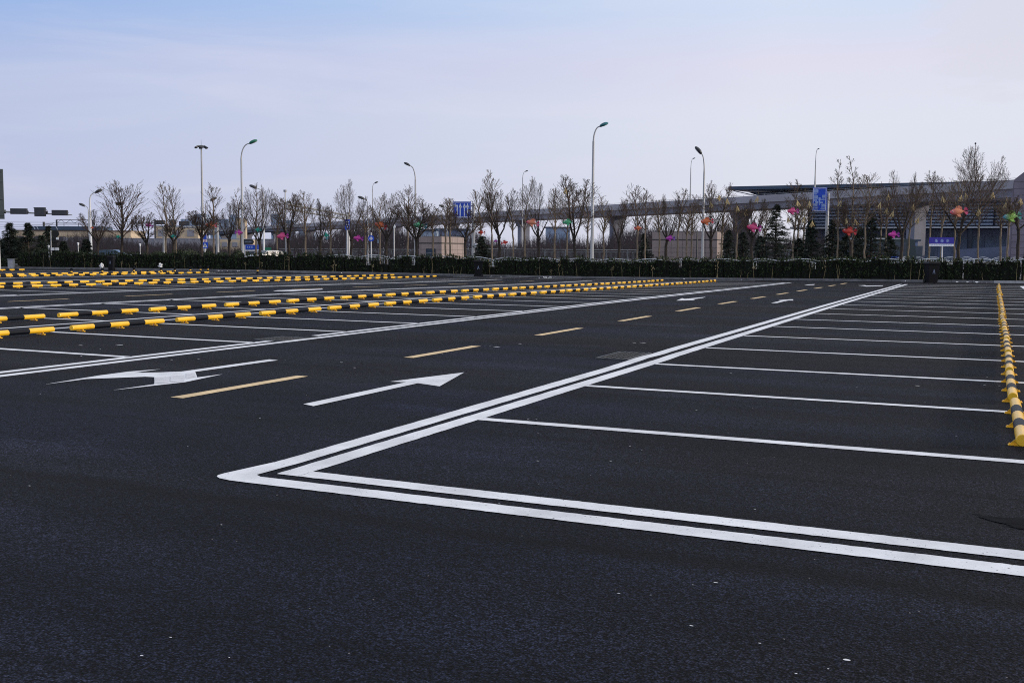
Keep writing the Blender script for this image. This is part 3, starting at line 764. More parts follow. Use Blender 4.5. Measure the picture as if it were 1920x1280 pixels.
lamp(690,373,130,-1,8,'distant street lamp right of the sign-arm pole, head turned left','lamp_dark',.1,.6,hs=1.1)
lamp(979,321,165,1,6,'thin distant street lamp between two round-crowned trees','lamp_dark',.1,.9,hs=.6)
lamp(1292,297,150,1,4,'thin viaduct lamp just left of the black-headed lamp','lamp_dark',.09,1.2,hs=.5,z0=9.0)
lamp(1524,279,135,1,3,'thin viaduct lamp above the tall blue sign','lamp_dark',.09,1.3,hs=.4,z0=9.5)
lamp(838,388,130,-1,7,'short distant lamp left of the lane sign','lamp_dark',.09,.7,hs=.9)
# high mast with a ring of floodlights
b=BASE(381,137); t=thing('high_mast_light','very tall mast with a cluster of floodlights and a needle on top','light mast',b)
h=AT(381,275,137).z; m=MB(); m.tube([(0,0,0),(0,0,h)],[.22,.09],10); m.build('pole',M['pole'],t,smooth=True)
m=MB(); m.tube([(0,0,h),(0,0,h+.9)],[.03,.012],5); m.build('lightning_rod',M['pole_dark'],t)
for k in range(6):
    a=k*math.pi/3+.3; e=Vector((math.cos(a),math.sin(a),0)); m=MB(); m.bar((0,0,h-.1),e*.45+Vector((0,0,h-.05)),.04)
    mm=Matrix.Rotation(a,3,'Z')@Matrix.Rotation(.5,3,'Y'); m.box(e*.62+Vector((0,0,h-.05)),(.5,.42,.16),mat=mm); m.build('floodlight',M['lamp_dark'],t)
# plain flag-like pole on the viaduct at the right
b=BASE(1820,120,10.5); m=MB(); top=AT(1820,270,120).z-b.z; m.tube([(0,0,0),(0,0,top)],[.06,.04],8,mi=0); m.ball((0,0,top+.05),.1,.1,.12,8,6,mi=1)
tag(m.build('antenna_pole',[M['pole'],M['lamp_dark']],loc=b),'thin plain pole with a small ball on top above the largest tree','pole')
# low garden lamps
for i,(x,t_,l) in enumerate([(92,460,'low white garden lamp left of the round-signal post'),(147,455,'low white garden lamp left of the leftmost street lamp'),(263,457,'low white garden lamp right of the nest tree')]):
    b=BASE(x,88); h=AT(x,t_,88).z; t=thing('garden_lamp',l,'garden lamp',b,group='low white garden lamps'); m=MB(); m.tube([(0,0,0),(0,0,h-.25)],.03,8); m.build('post',M['pole_white'],t)
    m=MB(); m.lathe([(0,0),(.05,.02),(.09,.20),(.11,.22),(.02,.27),(0,.27)],(0,0,h-.25),12); m.build('lantern',M['sign_white'],t)
# ---------------------------------------------------------------- signs and signals
def board_frame(c,w,h,face=None,tilt=0):
    """matrix with x right, y into the scene, z up for a board facing the lot"""
    ang=YAW+tilt; x=Vector((math.cos(ang),math.sin(ang),0)); y=Vector((-math.sin(ang),math.cos(ang),0)); return x,y
class Board:
    def __init__(s,c,tilt=0): s.c=Vector(c); a=YAW+tilt; s.x=Vector((math.cos(a),math.sin(a),0)); s.y=Vector((-math.sin(a),math.cos(a),0)); s.z=Vector((0,0,1))
    def p(s,u,v,d=0): return s.c+s.x*u+s.z*v-s.y*d
    def poly(s,mb,pts,d0,th,mi=0): mb.prism([s.p(u,v,d0) for u,v in pts],-s.y*th,mi)
    def rect(s,mb,u0,u1,v0,v1,d0,th,mi=0): s.poly(mb,[(u0,v0),(u1,v0),(u1,v1),(u0,v1)],d0,th,mi)
# four-arrow lane sign
D=98; b=BASE(887.5,D); hz_=AT(887,381,D).z-b.z
t=thing('lane_sign','blue lane sign with four white arrows on a thick grey pole','road sign',b)
m=MB(); m.tube([(0,0,0),(0,0,.03),(0,0,hz_)],[.30,.17,.12],12); m.build('pole',M['pole'],t,smooth=True)
m=MB(); m.box((.28,0,AT(887,460,D).z-b.z),(.22,.16,.42)); m.build('control_box',M['sign_white'],t)
c=AT(866,393,D)-b; W=35/FPX*D; Hh=30/FPX*D
B=Board(c+Vector((0,0,0)),-.25); 
m=MB(); B.rect(m,-W/2,W/2,-Hh/2,Hh/2,0,.05); pn=m.build('panel',M['blue_sign'],t)
m=MB()
e=.05; k=.055
for (u0,u1,v0,v1) in [(-W/2+e,W/2-e,Hh/2-e-k,Hh/2-e),(-W/2+e,W/2-e,-Hh/2+e,-Hh/2+e+k),(-W/2+e,-W/2+e+k*.5,-Hh/2+e+k,Hh/2-e-k),(W/2-e-k*.5,W/2-e,-Hh/2+e+k,Hh/2-e-k)]: B.rect(m,u0,u1,v0,v1,.052,.004)
m.build('border',M['sign_white'],t)
m=MB()
def up_arrow(u,v0,v1,s=.10):
    B.rect(m,u-s/2,u+s/2,v0,v1-.3,.052,.004); B.poly(m,[(u-.15,v1-.40),(u+.15,v1-.40),(u+.03,v1-.05),(u,v1),(u-.03,v1-.05)],.052,.004)
v0,v1=-Hh/2+.16,Hh/2-.17
for u in(-.14,.26,.56): up_arrow(u,v0,v1)
B.rect(m,-.49,-.38,v0,v1-.15,.052,.004); B.rect(m,-.62,-.46,v1-.24,v1-.16,.052,.004); B.poly(m,[(-.60,v1-.38),(-.60,v1-.0),(-.80,v1-.2)],.052,.004)
B.rect(m,.59,.68,-.12,-.05,.052,.004); B.poly(m,[(.66,-.22),(.66,.06),(.80,-.08)],.052,.004); B.rect(m,.59,.64,-.2,-.12,.052,.004)
m.build('arrows',M['sign_white'],t)
m=MB()
for v in(.35,-.4): m.bar(c+B.x*(-W*.3)+B.y*.06+Vector((0,0,v)),(0,0,c.z+v),.09)
m.build('bracket_arm',M['pole'],t)
# tall blue sign with blurred white marks
D=88; b=BASE(1549,D); hz_=AT(1549,362,D).z-b.z
t=thing('blue_direction_sign','tall blue sign with pale indistinct lettering on a thick grey pole','road sign',b)
m=MB(); m.tube([(0,0,0),(0,0,.04),(0,0,2.0),(0,0,2.01),(0,0,2.06),(0,0,2.07),(0,0,hz_)],[.3,.165,.16,.175,.175,.158,.12],12); m.build('pole',M['pole'],t,smooth=True)
m=MB(); m.box(RH*.25+Vector((0,0,AT(1549,459,D).z)),(.16,.14,.34)); m.build('control_box',M['sign_white'],t)
c=AT(1537,374,D)-b; W=1.18; Hh=1.98; B=Board(c,-.62)
m=MB(); B.rect(m,-W/2,W/2,-Hh/2,Hh/2,0,.05); m.build('panel',M['blue_sign'],t)
m=MB()
for q in [(-W/2+.04,W/2-.04,Hh/2-.09,Hh/2-.04),(-W/2+.04,W/2-.04,-Hh/2+.04,-Hh/2+.09),(-W/2+.04,-W/2+.08,-Hh/2+.09,Hh/2-.09),(W/2-.08,W/2-.04,-Hh/2+.09,Hh/2-.09)]: B.rect(m,*q,.052,.004)
m.build('border',M['sign_white'],t)
m=MB()
for u0,u1,v0,v1 in [(-.48,-.12,.55,.83),(-.46,-.22,.40,.50),(-.46,-.14,.05,.34),(-.46,-.2,-.12,0),(-.36,-.1,-.3,-.16),(-.48,-.16,-.55,-.33),(-.48,-.14,-.72,-.62),(-.48,-.1,-.86,-.78),(.22,.46,.12,.36),(.14,.44,-.06,.04),(-.08,.1,-.1,.16),(.02,.3,-.34,-.2),(.18,.48,-.56,-.38),(.16,.5,-.7,-.62),(.1,.5,-.84,-.76),(-.04,.04,-.46,-.1)]: B.rect(m,u0,u1,v0,v1,.052,.004)
m.build('lettering',M['sign_blur'],t)
m=MB(); 
for v in(.5,-.55): m.bar(c+B.y*.05+Vector((0,0,v)),(0,0,c.z+v),.09)
m.build('bracket_arm',M['pole'],t)
# name board on a single post
D=74; b=BASE(1766,D); c=AT(1765,454,D)-b
t=thing('name_board','deep blue name board with three pale characters on one white post, behind the hedge','sign board',b)
m=MB(); m.tube([(0,0,0),(0,0,c.z-.3)],.055,10); m.build('post',M['pole_white'],t,smooth=True)
B=Board(c); W=46/FPX*D
m=MB(); B.rect(m,-W/2,W/2,-.12,.34,0,.06); m.build('panel',M['blue_dark'],t)
m=MB(); B.rect(m,-W/2+.01,W/2-.01,-.29,-.123,0,.055); m.build('lower_strip',M['sign_white'],t)
m=MB()
for u in(-.38,.02,.42):
    B.rect(m,u-.09,u+.09,.17,.20,.062,.003); B.rect(m,u-.02,u+.02,.02,.17,.062,.003); B.rect(m,u-.11,u+.11,.08,.11,.062,.003); B.rect(m,u-.1,u+.1,-.01,.018,.062,.003)
    B.poly(m,[(u-.09,.14),(u-.05,.14),(u-.05,.16),(u-.09,.16)],.062,.003)
m.build('lettering',M['sign_blur'],t)
m=MB()
for k in range(9): B.rect(m,-.7+k*.165,-.6+k*.165,-.23,-.18,.057,.003)
m.build('small_lettering',M['sign_blur'],t)
# pedestrian crossing sign
D=92; b=BASE(384.5,D); t=thing('crossing_sign','square blue pedestrian crossing sign with a white triangle on a grey post','road sign',b)
h=AT(384,436,D).z-b.z; m=MB(); m.tube([(0,0,0),(0,0,h)],.06,8); m.build('post',M['pole_white'],t)
c=AT(385,459.5,D)-b; B=Board(c-RH*0+B.y*-.07); 
m=MB(); B.rect(m,-.25,.25,-.27,.27,0,.03); m.build('panel',M['blue_sign'],t)
m=MB(); B.poly(m,[(-.2,-.18),(.2,-.18),(0,.2)],.032,.004); m.build('triangle',M['sign_white'],t)
m=MB(); B.poly(m,[(-.07,-.15),(-.03,-.15),(0,-.05),(.04,-.15),(.08,-.15),(.035,-.0),(.05,.02),(.01,.07),(-.04,.02),(-.03,-.05)],.037,.003); m.ball(B.p(0,.10,.04),.025,.02,.025,8,6); m.build('walking_figure',M['rubber'],t)
c2=AT(385,444,D)-b; B=Board(c2-B.y*.07); m=MB(); B.poly(m,[(-.15,-.22),(.14,-.22),(.14,.2),(.02,.24),(-.15,.1)],0,.03); m.build('small_panel',M['blue_sign'],t)
m=MB(); B.rect(m,-.12,.11,-.42,-.25,0,.03); m.build('pink_plate',mat('pink_film',(.55,.35,.5)),t)
# narrow blue signs and round sign
def post_sign(px,pty,D,w,h,cy,label,mtl,shape='rect',name='post_sign',extra=None):
    b=BASE(px,D); t=thing(name,label,'road sign',b); top=AT(px,pty,D).z-b.z
    m=MB(); m.tube([(0,0,0),(0,0,top)],.055,8); m.build('post',M['pole_white'],t)
    c=AT(px,cy,D)-b; B=Board(c); m=MB()
    if shape=='rect': B.rect(m,-w/2,w/2,-h/2,h/2,.06,.03)
    else: B.poly(m,[(w/2*math.cos(a*math.pi/12),h/2*math.sin(a*math.pi/12)) for a in range(24)],.06,.03)
    m.build('panel',M[mtl],t); m=MB()
    if extra=='round':
        B.rect(m,-.05,.05,-.18,.18,.092,.003); B.rect(m,-.2,.2,-.04,.04,.093,.003)
    elif extra=='bars':
        for v in(-.3,-.05,.2): B.rect(m,-w*.3,w*.3,v*h,v*h+.1*h,.092,.003)
    if extra: m.build('mark',M['sign_white'],t)
    return t,B
post_sign(651.5,412,108,.5,1.05,421,'narrow upright blue sign fixed beside the sign-arm pole','blue_sign','rect',extra='bars')
post_sign(696,436,108,.62,.62,447,'round blue sign with white cross marks on a white post','blue_sign','round',extra='round')
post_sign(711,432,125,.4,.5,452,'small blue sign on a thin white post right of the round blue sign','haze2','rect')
post_sign(739,420,112,.34,.24,425,'thin white post with a small plate left of the small kiosk','sign_white','rect')
t,B=post_sign(503,466,100,.62,.34,467.5,'green board above a white strip beyond the white car','green_sign','rect')
# black direction arrow board on the green-headed lamp's pole side
D=90; b=BASE(459,D); t=thing('direction_board','black arrow-shaped direction board left of the blue shelter','sign board',b); c=AT(466.5,453.5,D)-b; B=Board(c)
m=MB(); m.tube([(0,0,0),(0,0,c.z+.3)],.05,8); m.build('post',M['pole_white'],t)
m=MB(); B.poly(m,[(-.42,-.22),(.34,-.22),(.48,0),(.34,.22),(-.42,.22)],.06,.03); m.build('panel',M['pole_dark'],t)
m=MB()
for k in range(5): B.rect(m,-.32+k*.12,-.24+k*.12,-.05+.02*(k%2),.06,.093,.003)
m.build('lettering',M['facade_lo'],t)
# round black signals on a post (seen from behind)
D=88; b=BASE(96.5,D); t=thing('signal_post','slim post with round black signal discs and two white plates','traffic signal',b); h=AT(96.5,432,D).z-b.z
m=MB(); m.tube([(0,0,0),(0,0,h)],.05,8); m.build('post',M['pole'],t)
for py,r in((438,.30),(450,.30),(459,.24)):
    c=AT(104 if py<455 else 103,py,D)-b; B=Board(c); m=MB(); B.poly(m,[(r*math.cos(a*math.pi/10),r*math.sin(a*math.pi/10)) for a in range(20)],-.05,.08); m.build('signal_disc',M['rubber'],t)
for u in(92.5,106.5):
    c=AT(u+ (7 if u<100 else 1.5),467,D)-b; B=Board(c); m=MB(); B.rect(m,-.16,.14,-.11,.12,.06,.02); m.build('plate',M['sign_white'],t)
c=AT(108,447.5,D)-b; B=Board(c); m=MB(); B.rect(m,-.1,.12,-.08,.1,.06,.02); m.build('plate',M['sign_white'],t)
# near left mast with big sign back and arm of signals
D=74; b=BASE(-3,D); t=thing('signal_mast','white mast at the left edge carrying a long grey arm','signal mast',b)
za=AT(30,397,D).z; h=za+.6
m=MB(); m.tube([(0,0,0),(0,0,h)],[.14,.10],12); m.build('pole',M['pole_white'],t,smooth=True)
m=MB(); m.tube([(0,0,za),RH*((8+4)/FPX*D)+Vector((0,0,za)),RH*((140)/FPX*D)+Vector((0,0,za-.2))],[.08,.07,.03],10); m.build('arm',M['pole'],t,smooth=True)
m=MB(); m.box(RH*(15/FPX*D)+Vector((0,0,za)),(.1,.1,.26),YAW)
for px in(54,90,125): m.box(RH*((px+3)/FPX*D)+Vector((0,0,za-.02*px/30)),(.08,.2,.2),YAW)
m.build('clamp',M['pole_dark'],t)
tt=thing('road_sign','large grey sign seen from behind, cut by the left edge','road sign',b+Vector((0,0,0)))
c=AT(-22,364,D)-b; B=Board(c,.0); m=MB(); W=61/FPX*D; Hh=92/FPX*D
B.rect(m,-W/2,W/2,-Hh/2,Hh/2,.12,.05); m.build('panel',M['sign_back'],tt)
m=MB()
for v in(-.42,-.1,.25,.45): B.rect(m,-W/2+.02,W/2-.05,v*Hh-.03,v*Hh+.03,.172,.03)
m.build('stiffener',M['sign_back'],tt)
def signal(px0,px1,py0,py1,D,label,visor=None,red=False,n=3,group='signals on the near left arm'):
    c=AT((px0+px1)/2,(py0+py1)/2,D); w=(px1-px0)/FPX*D; h=(py1-py0)/FPX*D
    t=thing('traffic_signal',label,'traffic signal',c,YAW,group)
    m=MB(); m.box((0,0,0),(w,.22,h)); m.box((0,0,0),(w-.05,.26,h-.06)); m.build('housing',M['lamp_dark'],t)
    horiz=w>h
    for k in range(n):
        u=(k-(n-1)/2)/n; cc=(u*w,.22,0) if horiz else (0,.22,u*h)
        v=MB(); rr=min(w,h)*.36 if horiz else w*.36
        pts=[]; 
        for a in range(11):
            an=math.pi*a/10; pts.append((cc[0]+rr*math.cos(an),.14,cc[2]+rr*math.sin(an)))
        v.add(pts+[(x,y+.16,z) for x,y,z in pts],[(i,i+1,12+i,11+i) for i in range(10)]); v.build('visor',M['sig_red'] if red and k==0 else M['lamp_dark'],t)
    if horiz and visor:
        v=MB(); v.prism([(-w/2,-.06,h/2),(-w/2-visor,-.06,h/2),(-w/2,-.06,h/2-visor*.6)],(0,.1,0)); v.build('sun_shield',M['lamp_dark'],t)
    return t
D=73.6
signal(20.5,50.5,391,401.5,D,'leftmost dark signal box on the near arm, beside the big grey sign')
signal(65.5,85,389,405.5,D,'squarish dark signal box in the middle of the near arm',.12,n=2)
signal(98,126.5,394,404,D,'dark signal box nearest the free end of the near arm')
# second gantry
D=110; b=BASE(408,D); h=AT(408,417,D).z; za=AT(360,426,D).z
t=thing('signal_mast','grey mast with an arm to the left over the road, behind the trees','signal mast',b)
m=MB(); m.tube([(0,0,0),(0,0,h)],[.2,.15],12); m.build('pole',M['pole'],t,smooth=True)
m=MB(); m.tube([(0,0,za-.1),-RH*(107/FPX*D)+Vector((0,0,za+.05))],[.1,.07],8); m.build('arm',M['pole'],t)
m=MB(); m.box(-RH*.28+Vector((0,0,AT(403,469,D).z)),(.3,.3,.75)); m.build('pedestrian_signal',M['lamp_dark'],t)
G2='signals on the far arm'
signal(291,309,413,421,D,'dark oval signal at the free left end of the far arm',group=G2)
signal(318,329,412,424.5,D,'square dark signal on the far arm',n=2,group=G2)
signal(336,355,415,423,D,'dark signal with a red-edged visor on the far arm',red=True,group=G2)
signal(360,382,416,422,D,'long dark signal nearest the mast on the far arm',group=G2)
b=BASE(307.5,95); m=MB(); h=AT(307,425,95).z; m.tube([(0,0,0),(0,0,h)],[.12,.09],10)
tag(m.build('grey_post',M['pole'],loc=b),'plain grey post left of the teal fish stump tree','pole')
# long sign arm
D=110; b=BASE(653,D); h=AT(653,398,D).z; zb=AT(653,404,D).z
t=thing('sign_arm_mast','grey mast whose long lattice arm reaches up and left over the trees','signal mast',b)
m=MB(); m.tube([(0,0,0),(0,0,h)],[.26,.18],12); m.build('pole',M['pole'],t,smooth=True)
e=AT(538,386,88)-b; e.z=zb+.15; s=Vector((0,0,zb)); m=MB()
m.tube([s,e],.10,6); m.tube([s+Vector((0,0,-.45)),e+Vector((0,0,-.4))],.09,6)
n=22
for k in range(n): m.bar(s.lerp(e,k/n)+Vector((0,0,0 if k%2 else -.43)),s.lerp(e,(k+1)/n)+Vector((0,0,-.43 if k%2 else 0)),.07)
m.build('lattice_arm',M['pole'],t)
for u in(.82,.97):
    m=MB(); q=s.lerp(e,u); m.box(q+Vector((0,0,.18)),(.3,.18,.2),.4); m.tube([q,q+Vector((0,0,.2))],.03,6); m.build('camera_unit',M['sign_back'],t)
# mast camera pole
b=BASE(536,100); m=MB(); h=AT(536,358,100).z; m.tube([(0,0,0),(0,0,h)],[.08,.05],8); m.box((0,0,h),(.25,.2,.2))
tag(m.build('camera_pole',M['pole'],loc=b),'thin pole with a small camera left of the long sign arm','pole')

# ---------------------------------------------------------------- viaduct
ZT=11.0
def vd(px,py):  # depth at which the parapet top sits
    return None
A=AT(330,434.5,520); Bp=AT(1900,343.5,133.5)
A.z=ZT;Bp.z=ZT
dirv=(Bp-A); dirv.z=0; Lv=dirv.length; dirv.normalize(); nv=Vector((-dirv.y,dirv.x,0))   # nv points away from the camera
if nv.dot(FH)<0: nv=-nv
t=thing('viaduct','long grey concrete viaduct rising from the left horizon to the right edge','viaduct',(A.x,A.y,0))
O=Vector((A.x,A.y,0))
def vp(s,o,z): return dirv*s+nv*o+Vector((0,0,z))
ext=120
span=36; ns=int((Lv+ext)/span)+1
for k in range(ns):
    a=k*span+.06; b_=(k+1)*span-.06
    m=MB()
    prof=[(0,ZT-1.0),(0,ZT-.8),(8,ZT-.8),(8,ZT-1.0),(7.4,ZT-1.2),(6.9,ZT-2.1),(1.1,ZT-2.1),(.6,ZT-1.2)]
    vs=[vp(s,o,z) for s in(a,b_) for o,z in prof]; n=len(prof)
    m.add(vs,[tuple(range(n)),tuple(range(n,2*n))[::-1]]+[(i,(i+1)%n,n+(i+1)%n,n+i) for i in range(n)])
    m.build('girder',M['conc_dark'],t)
    m=MB()
    for o in(-.14,8.14):
        m.prism([vp(a,o-.14,ZT-1.12),vp(a,o+.14,ZT-1.12),vp(a,o+.12,ZT-.0),vp(a,o-.12,ZT-.0)],dirv*(b_-a))
    m.build('parapet',M['conc'],t)
    m=MB()
    for o in(0,):
        m.tube([vp(a,o,ZT+.2),vp(b_,o,ZT+.2)],.025,5)
        for j in range(16): m.box(vp(a+(b_-a)*j/15,o,ZT+.1),(.05,.05,.2))
    m.build('handrail',M['rail_grey'],t)
for k in range(1,ns):
    s=k*span; m=MB()
    m.prism([vp(s-.7,2.8,0),vp(s+.7,2.8,0),vp(s+.7,5.2,0),vp(s-.7,5.2,0)],(0,0,ZT-3.5))
    m.prism([vp(s-.8,2.6,ZT-3.5),vp(s-.8,5.4,ZT-3.5),vp(s-.8,6.1,ZT-2.12),vp(s-.8,1.9,ZT-2.12)],dirv*1.6)
    m.build('pier',M['conc_pier'],t)

# ---------------------------------------------------------------- railway station at the right
pA=AT(1367,350.5,185); zr=pA.z; 
dr=AT(1900,338,166); dr=Vector((dr.x-pA.x,dr.y-pA.y,0)); Lr=dr.length; dr.normalize(); nr=Vector((-dr.y,dr.x,0)); 
if nr.dot(FH)<0: nr=-nr
t=thing('station_building','wide railway station with a dark blue flat roof, trusses and grey louvres','station building',(pA.x,pA.y,0))
def sp(s,o,z): return dr*s+nr*o+Vector((0,0,z))
Lr2=Lr+60
m=MB(); m.prism([sp(0,0,zr-.55),sp(0,0,zr),sp(0,26,zr+.9),sp(0,26,zr+.3)],dr*Lr2); m.build('roof',M['roof_blue'],t)
m=MB(); m.prism([sp(-.05,-.12,zr-.5),sp(-.05,-.01,zr-.5),sp(-.05,-.01,zr+.06),sp(-.05,-.12,zr+.06)],dr*Lr2); m.build('fascia',M['roof_blue'],t)
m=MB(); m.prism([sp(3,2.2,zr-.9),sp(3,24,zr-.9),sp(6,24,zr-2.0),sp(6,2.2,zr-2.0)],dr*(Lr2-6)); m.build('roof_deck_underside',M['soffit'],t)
m=MB()
n=int((Lr2-5)/2.4)
for k in range(n):
    s=4+k*2.4; zb=zr-1.9
    m.tube([sp(s,1.6,zr-.55),sp(s+1.2,1.6,zb)],.06,4); m.tube([sp(s+1.2,1.6,zb),sp(s+2.4,1.6,zr-.55)],.06,4)
m.tube([sp(3,1.6,zr-.62),sp(Lr2,1.6,zr-.62)],.08,5); m.tube([sp(6,1.6,zr-1.9),sp(Lr2,1.6,zr-1.9)],.08,5); m.tube([sp(.4,1.6,zr-.6),sp(6,1.6,zr-1.9)],.08,5)
m.build('roof_truss',M['truss'],t)
# facade body starts right of the big conifers
s0=Lr*.27
m=MB(); m.prism([sp(s0,9,0),sp(Lr2,9,0),sp(Lr2,16,0),sp(s0,16,0)],(0,0,zr-2.4)); m.build('upper_wall',M['facade'],t)
m=MB(); rng=random.Random(9)
z=6.6
while z<zr-2.8:
    m.prism([sp(s0,8.2,z-.04),sp(s0,8.95,z+.04),sp(s0,8.95,z+.16),sp(s0,8.2,z+.24)],dr*(Lr2-s0)); z+=.55
m.build('louvre_blades',M['louvre'],t)
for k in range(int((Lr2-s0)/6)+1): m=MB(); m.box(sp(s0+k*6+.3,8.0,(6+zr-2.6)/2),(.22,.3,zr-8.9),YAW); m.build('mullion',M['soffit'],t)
for (zz,hh,mt_,o) in((9.2,.34,'louvre',7.6),(7.6,.2,'strip',7.7)):
    m=MB(); m.prism([sp(s0+6,o,zz),sp(Lr2,o,zz),sp(Lr2,o+.28,zz),sp(s0+6,o+.28,zz)],(0,0,hh)); m.build('ledge',M[mt_],t)
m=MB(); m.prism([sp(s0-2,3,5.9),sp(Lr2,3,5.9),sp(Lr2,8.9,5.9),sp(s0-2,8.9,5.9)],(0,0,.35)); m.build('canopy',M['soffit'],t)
m=MB(); m.prism([sp(s0-2,2.85,5.92),sp(Lr2,2.85,5.92),sp(Lr2,2.98,5.92),sp(s0-2,2.98,5.92)],(0,0,.24)); m.build('canopy_edge',M['strip'],t)
m=MB(); m.prism([sp(s0,8.3,0),sp(Lr2,8.3,0),sp(Lr2,8.9,0),sp(s0,8.9,0)],(0,0,5.88)); m.build('lower_wall',M['facade_lo'],t)
for k in range(int((Lr2-s0)/3.6)):
    m=MB(); m.prism([sp(s0+k*3.6+.2,8.2,1.0),sp(s0+k*3.6+3.3,8.2,1.0),sp(s0+k*3.6+3.3,8.28,1.0),sp(s0+k*3.6+.2,8.28,1.0)],(0,0,3.6)); m.build('window',M['facade_glass'] if k%3 else M['facade'],t)
for k in range(8):
    m=MB(); q=sp(s0+1+k*8.6,3.6,0); m.lathe([(.42,0),(.42,5.88)],q,14); m.build('column',M['soffit'],t,smooth=True)
# raised ramp wall in front of the concourse
m=MB(); q0=AT(1790,462,150); q1=AT(1960,452,143); m.prism([(q0.x,q0.y,0),(q1.x,q1.y,0),(q1.x,q1.y,3.1),(q0.x,q0.y,2.3)],nr*.4)
tag(m.build('ramp_wall',M['facade_lo']),'sloping grey ramp wall in front of the station concourse','wall')
# stone tower at the right edge
D=128; p0=AT(1902,329,D); W=13; t=thing('stone_tower','mauve stone stair tower at the right edge, taller than the roof','tower',(p0.x,p0.y,0),YAW-.50)
m=MB(); h=p0.z; m.prism([(0,0,0),(W,0,0),(W,0,h+.4),(1.0,0,h+.35),(0,0,h-.5)],(0,9,0)); m.build('wall',M['purple_stone'],t)
m=MB()
for z in [h*k/14 for k in range(1,14)]: m.box((W/2,-.003,z),(W-.04,.01,.04))
for x in [k*1.45 for k in range(1,9)]: m.box((x,-.005,h/2-.3),(.04,.012,h-1.2))
m.build('panel_joints',M['stone_dark'],t)
m=MB(); m.prism([(-.02,.1,0),(-.02,.1,h*.95),(-.5,.1,h*.5),(-.6,.1,0)],(0,1.2,0)); m.build('sloping_buttress',M['purple_stone'],t)

# ---------------------------------------------------------------- pink stone kiosks
def kiosk(px0,pxc,px1,ptop,D,label,win=None,roofcut=0,seed=0):
    """px0 left corner, pxc near right corner, px1 far right edge: two visible sides"""
    a=AT(px0,480,D); c=AT(pxc,480,D); a.z=c.z=0
    ex=Vector((1,0,0)); w=(c-a).length; ex=(c-a).normalized(); ey=Vector((-ex.y,ex.x,0)); 
    h=AT(pxc,ptop,D).z; 
    # depth along ey so that the far corner lands on px1
    lo,hi=.1,40
    def px_of(v):
        d=v-CAM; return 960+FPX*d.dot(R_)/d.dot(F_)
    # rotate the building a little so its right side is visible
    rot=YAW*0.0
    th=R(-0) 
    ex=Vector((math.cos(.02),math.sin(.02),0)); ey=Vector((-ex.y,ex.x,0))
    # find width so that left corner matches px0
    for _ in range(50):
        mid=(lo+hi)/2
        if px_of(c-ex*mid)>px0: lo=mid
        else: hi=mid
    w=lo; lo,hi=.1,40
    for _ in range(50):
        mid=(lo+hi)/2
        if px_of(c+ey*mid)<px1: lo=mid
        else: hi=mid
    dp=lo
    t=thing('kiosk',label,'kiosk',(c.x,c.y,0),math.atan2(ex.y,ex.x))
    m=MB(); m.box((-w/2,dp/2,h/2),(w,dp,h)); m.build('wall',M['stone_pink'],t)
    m=MB()
    for z in [h*.14*k for k in range(1,7)]:
        if abs(z-h*.78)<.3: continue
        m.box((-w/2,-.004,z),(w-.02,.012,.022)); m.box((.004,dp/2,z),(.012,dp-.02,.022))
    k=1
    while k*1.25<w: m.box((-k*1.25,-.003,h/2),(.022,.01,h-.1)); k+=1
    k=1
    while k*1.25<dp: m.box((.003,k*1.25,h/2),(.01,.022,h-.1)); k+=1
    m.build('panel_joints',M['stone_dark'],t)
    m=MB(); m.box((-w/2,-.006,h*.78),(w,.02,.13)); m.box((.006,dp/2,h*.78),(.02,dp,.13)); m.build('dark_band',M['stone_dark'],t)
    m=MB(); m.box((-w/2,dp/2,h+.04),(w-.5,dp-.5,.08)); m.build('roof',M['paving'],t)
    if win:
        m=MB(); m.box((-w*win,-.02,h*.43),(1.15,.06,.95)); f=m.build('window',M['soffit'],t)
        m=MB(); m.box((-w*win,-.055,h*.43),(1.0,.012,.8)); m.build('pane',M['glass_dark'],f)
        m=MB(); m.box((-w*win,-.065,h*.43),(1.0,.014,.05)); m.build('glazing_bar',M['rail_grey'],f)
    return t
kiosk(786,828,870,444,112,'small pink stone kiosk with one window behind the lane sign','a' and .48)
kiosk(1222,1344,1355,435,112,'large windowless pink stone kiosk behind the black-headed lamp')
b=AT(1307,480,111.6); m=MB(); m.tube([(0,0,0),(0,0,3.9)],.07,8)
tag(m.build('drain_pipe',M['pole_dark'],loc=(b.x,b.y-.15,0)),'thin dark pipe standing against the large kiosk wall','pipe')
# blue-grey sheds behind the small kiosk
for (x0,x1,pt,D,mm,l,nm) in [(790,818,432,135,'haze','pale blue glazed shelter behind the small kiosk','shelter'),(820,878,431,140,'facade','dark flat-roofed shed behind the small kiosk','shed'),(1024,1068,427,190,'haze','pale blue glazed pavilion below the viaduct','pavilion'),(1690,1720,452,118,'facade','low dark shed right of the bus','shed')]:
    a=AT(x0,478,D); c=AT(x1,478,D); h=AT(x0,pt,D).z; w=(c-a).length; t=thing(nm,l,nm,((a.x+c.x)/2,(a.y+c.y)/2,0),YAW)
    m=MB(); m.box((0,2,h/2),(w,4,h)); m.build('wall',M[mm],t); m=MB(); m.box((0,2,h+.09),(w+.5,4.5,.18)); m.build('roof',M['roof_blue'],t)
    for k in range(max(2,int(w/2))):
        m=MB(); m.box((-w/2+1+k*w/max(2,int(w/2)),-.02,h*.55),(.9,.05,h*.55)); m.build('window',M['glass_dark'] if mm!='haze' else M['haze2'],t)

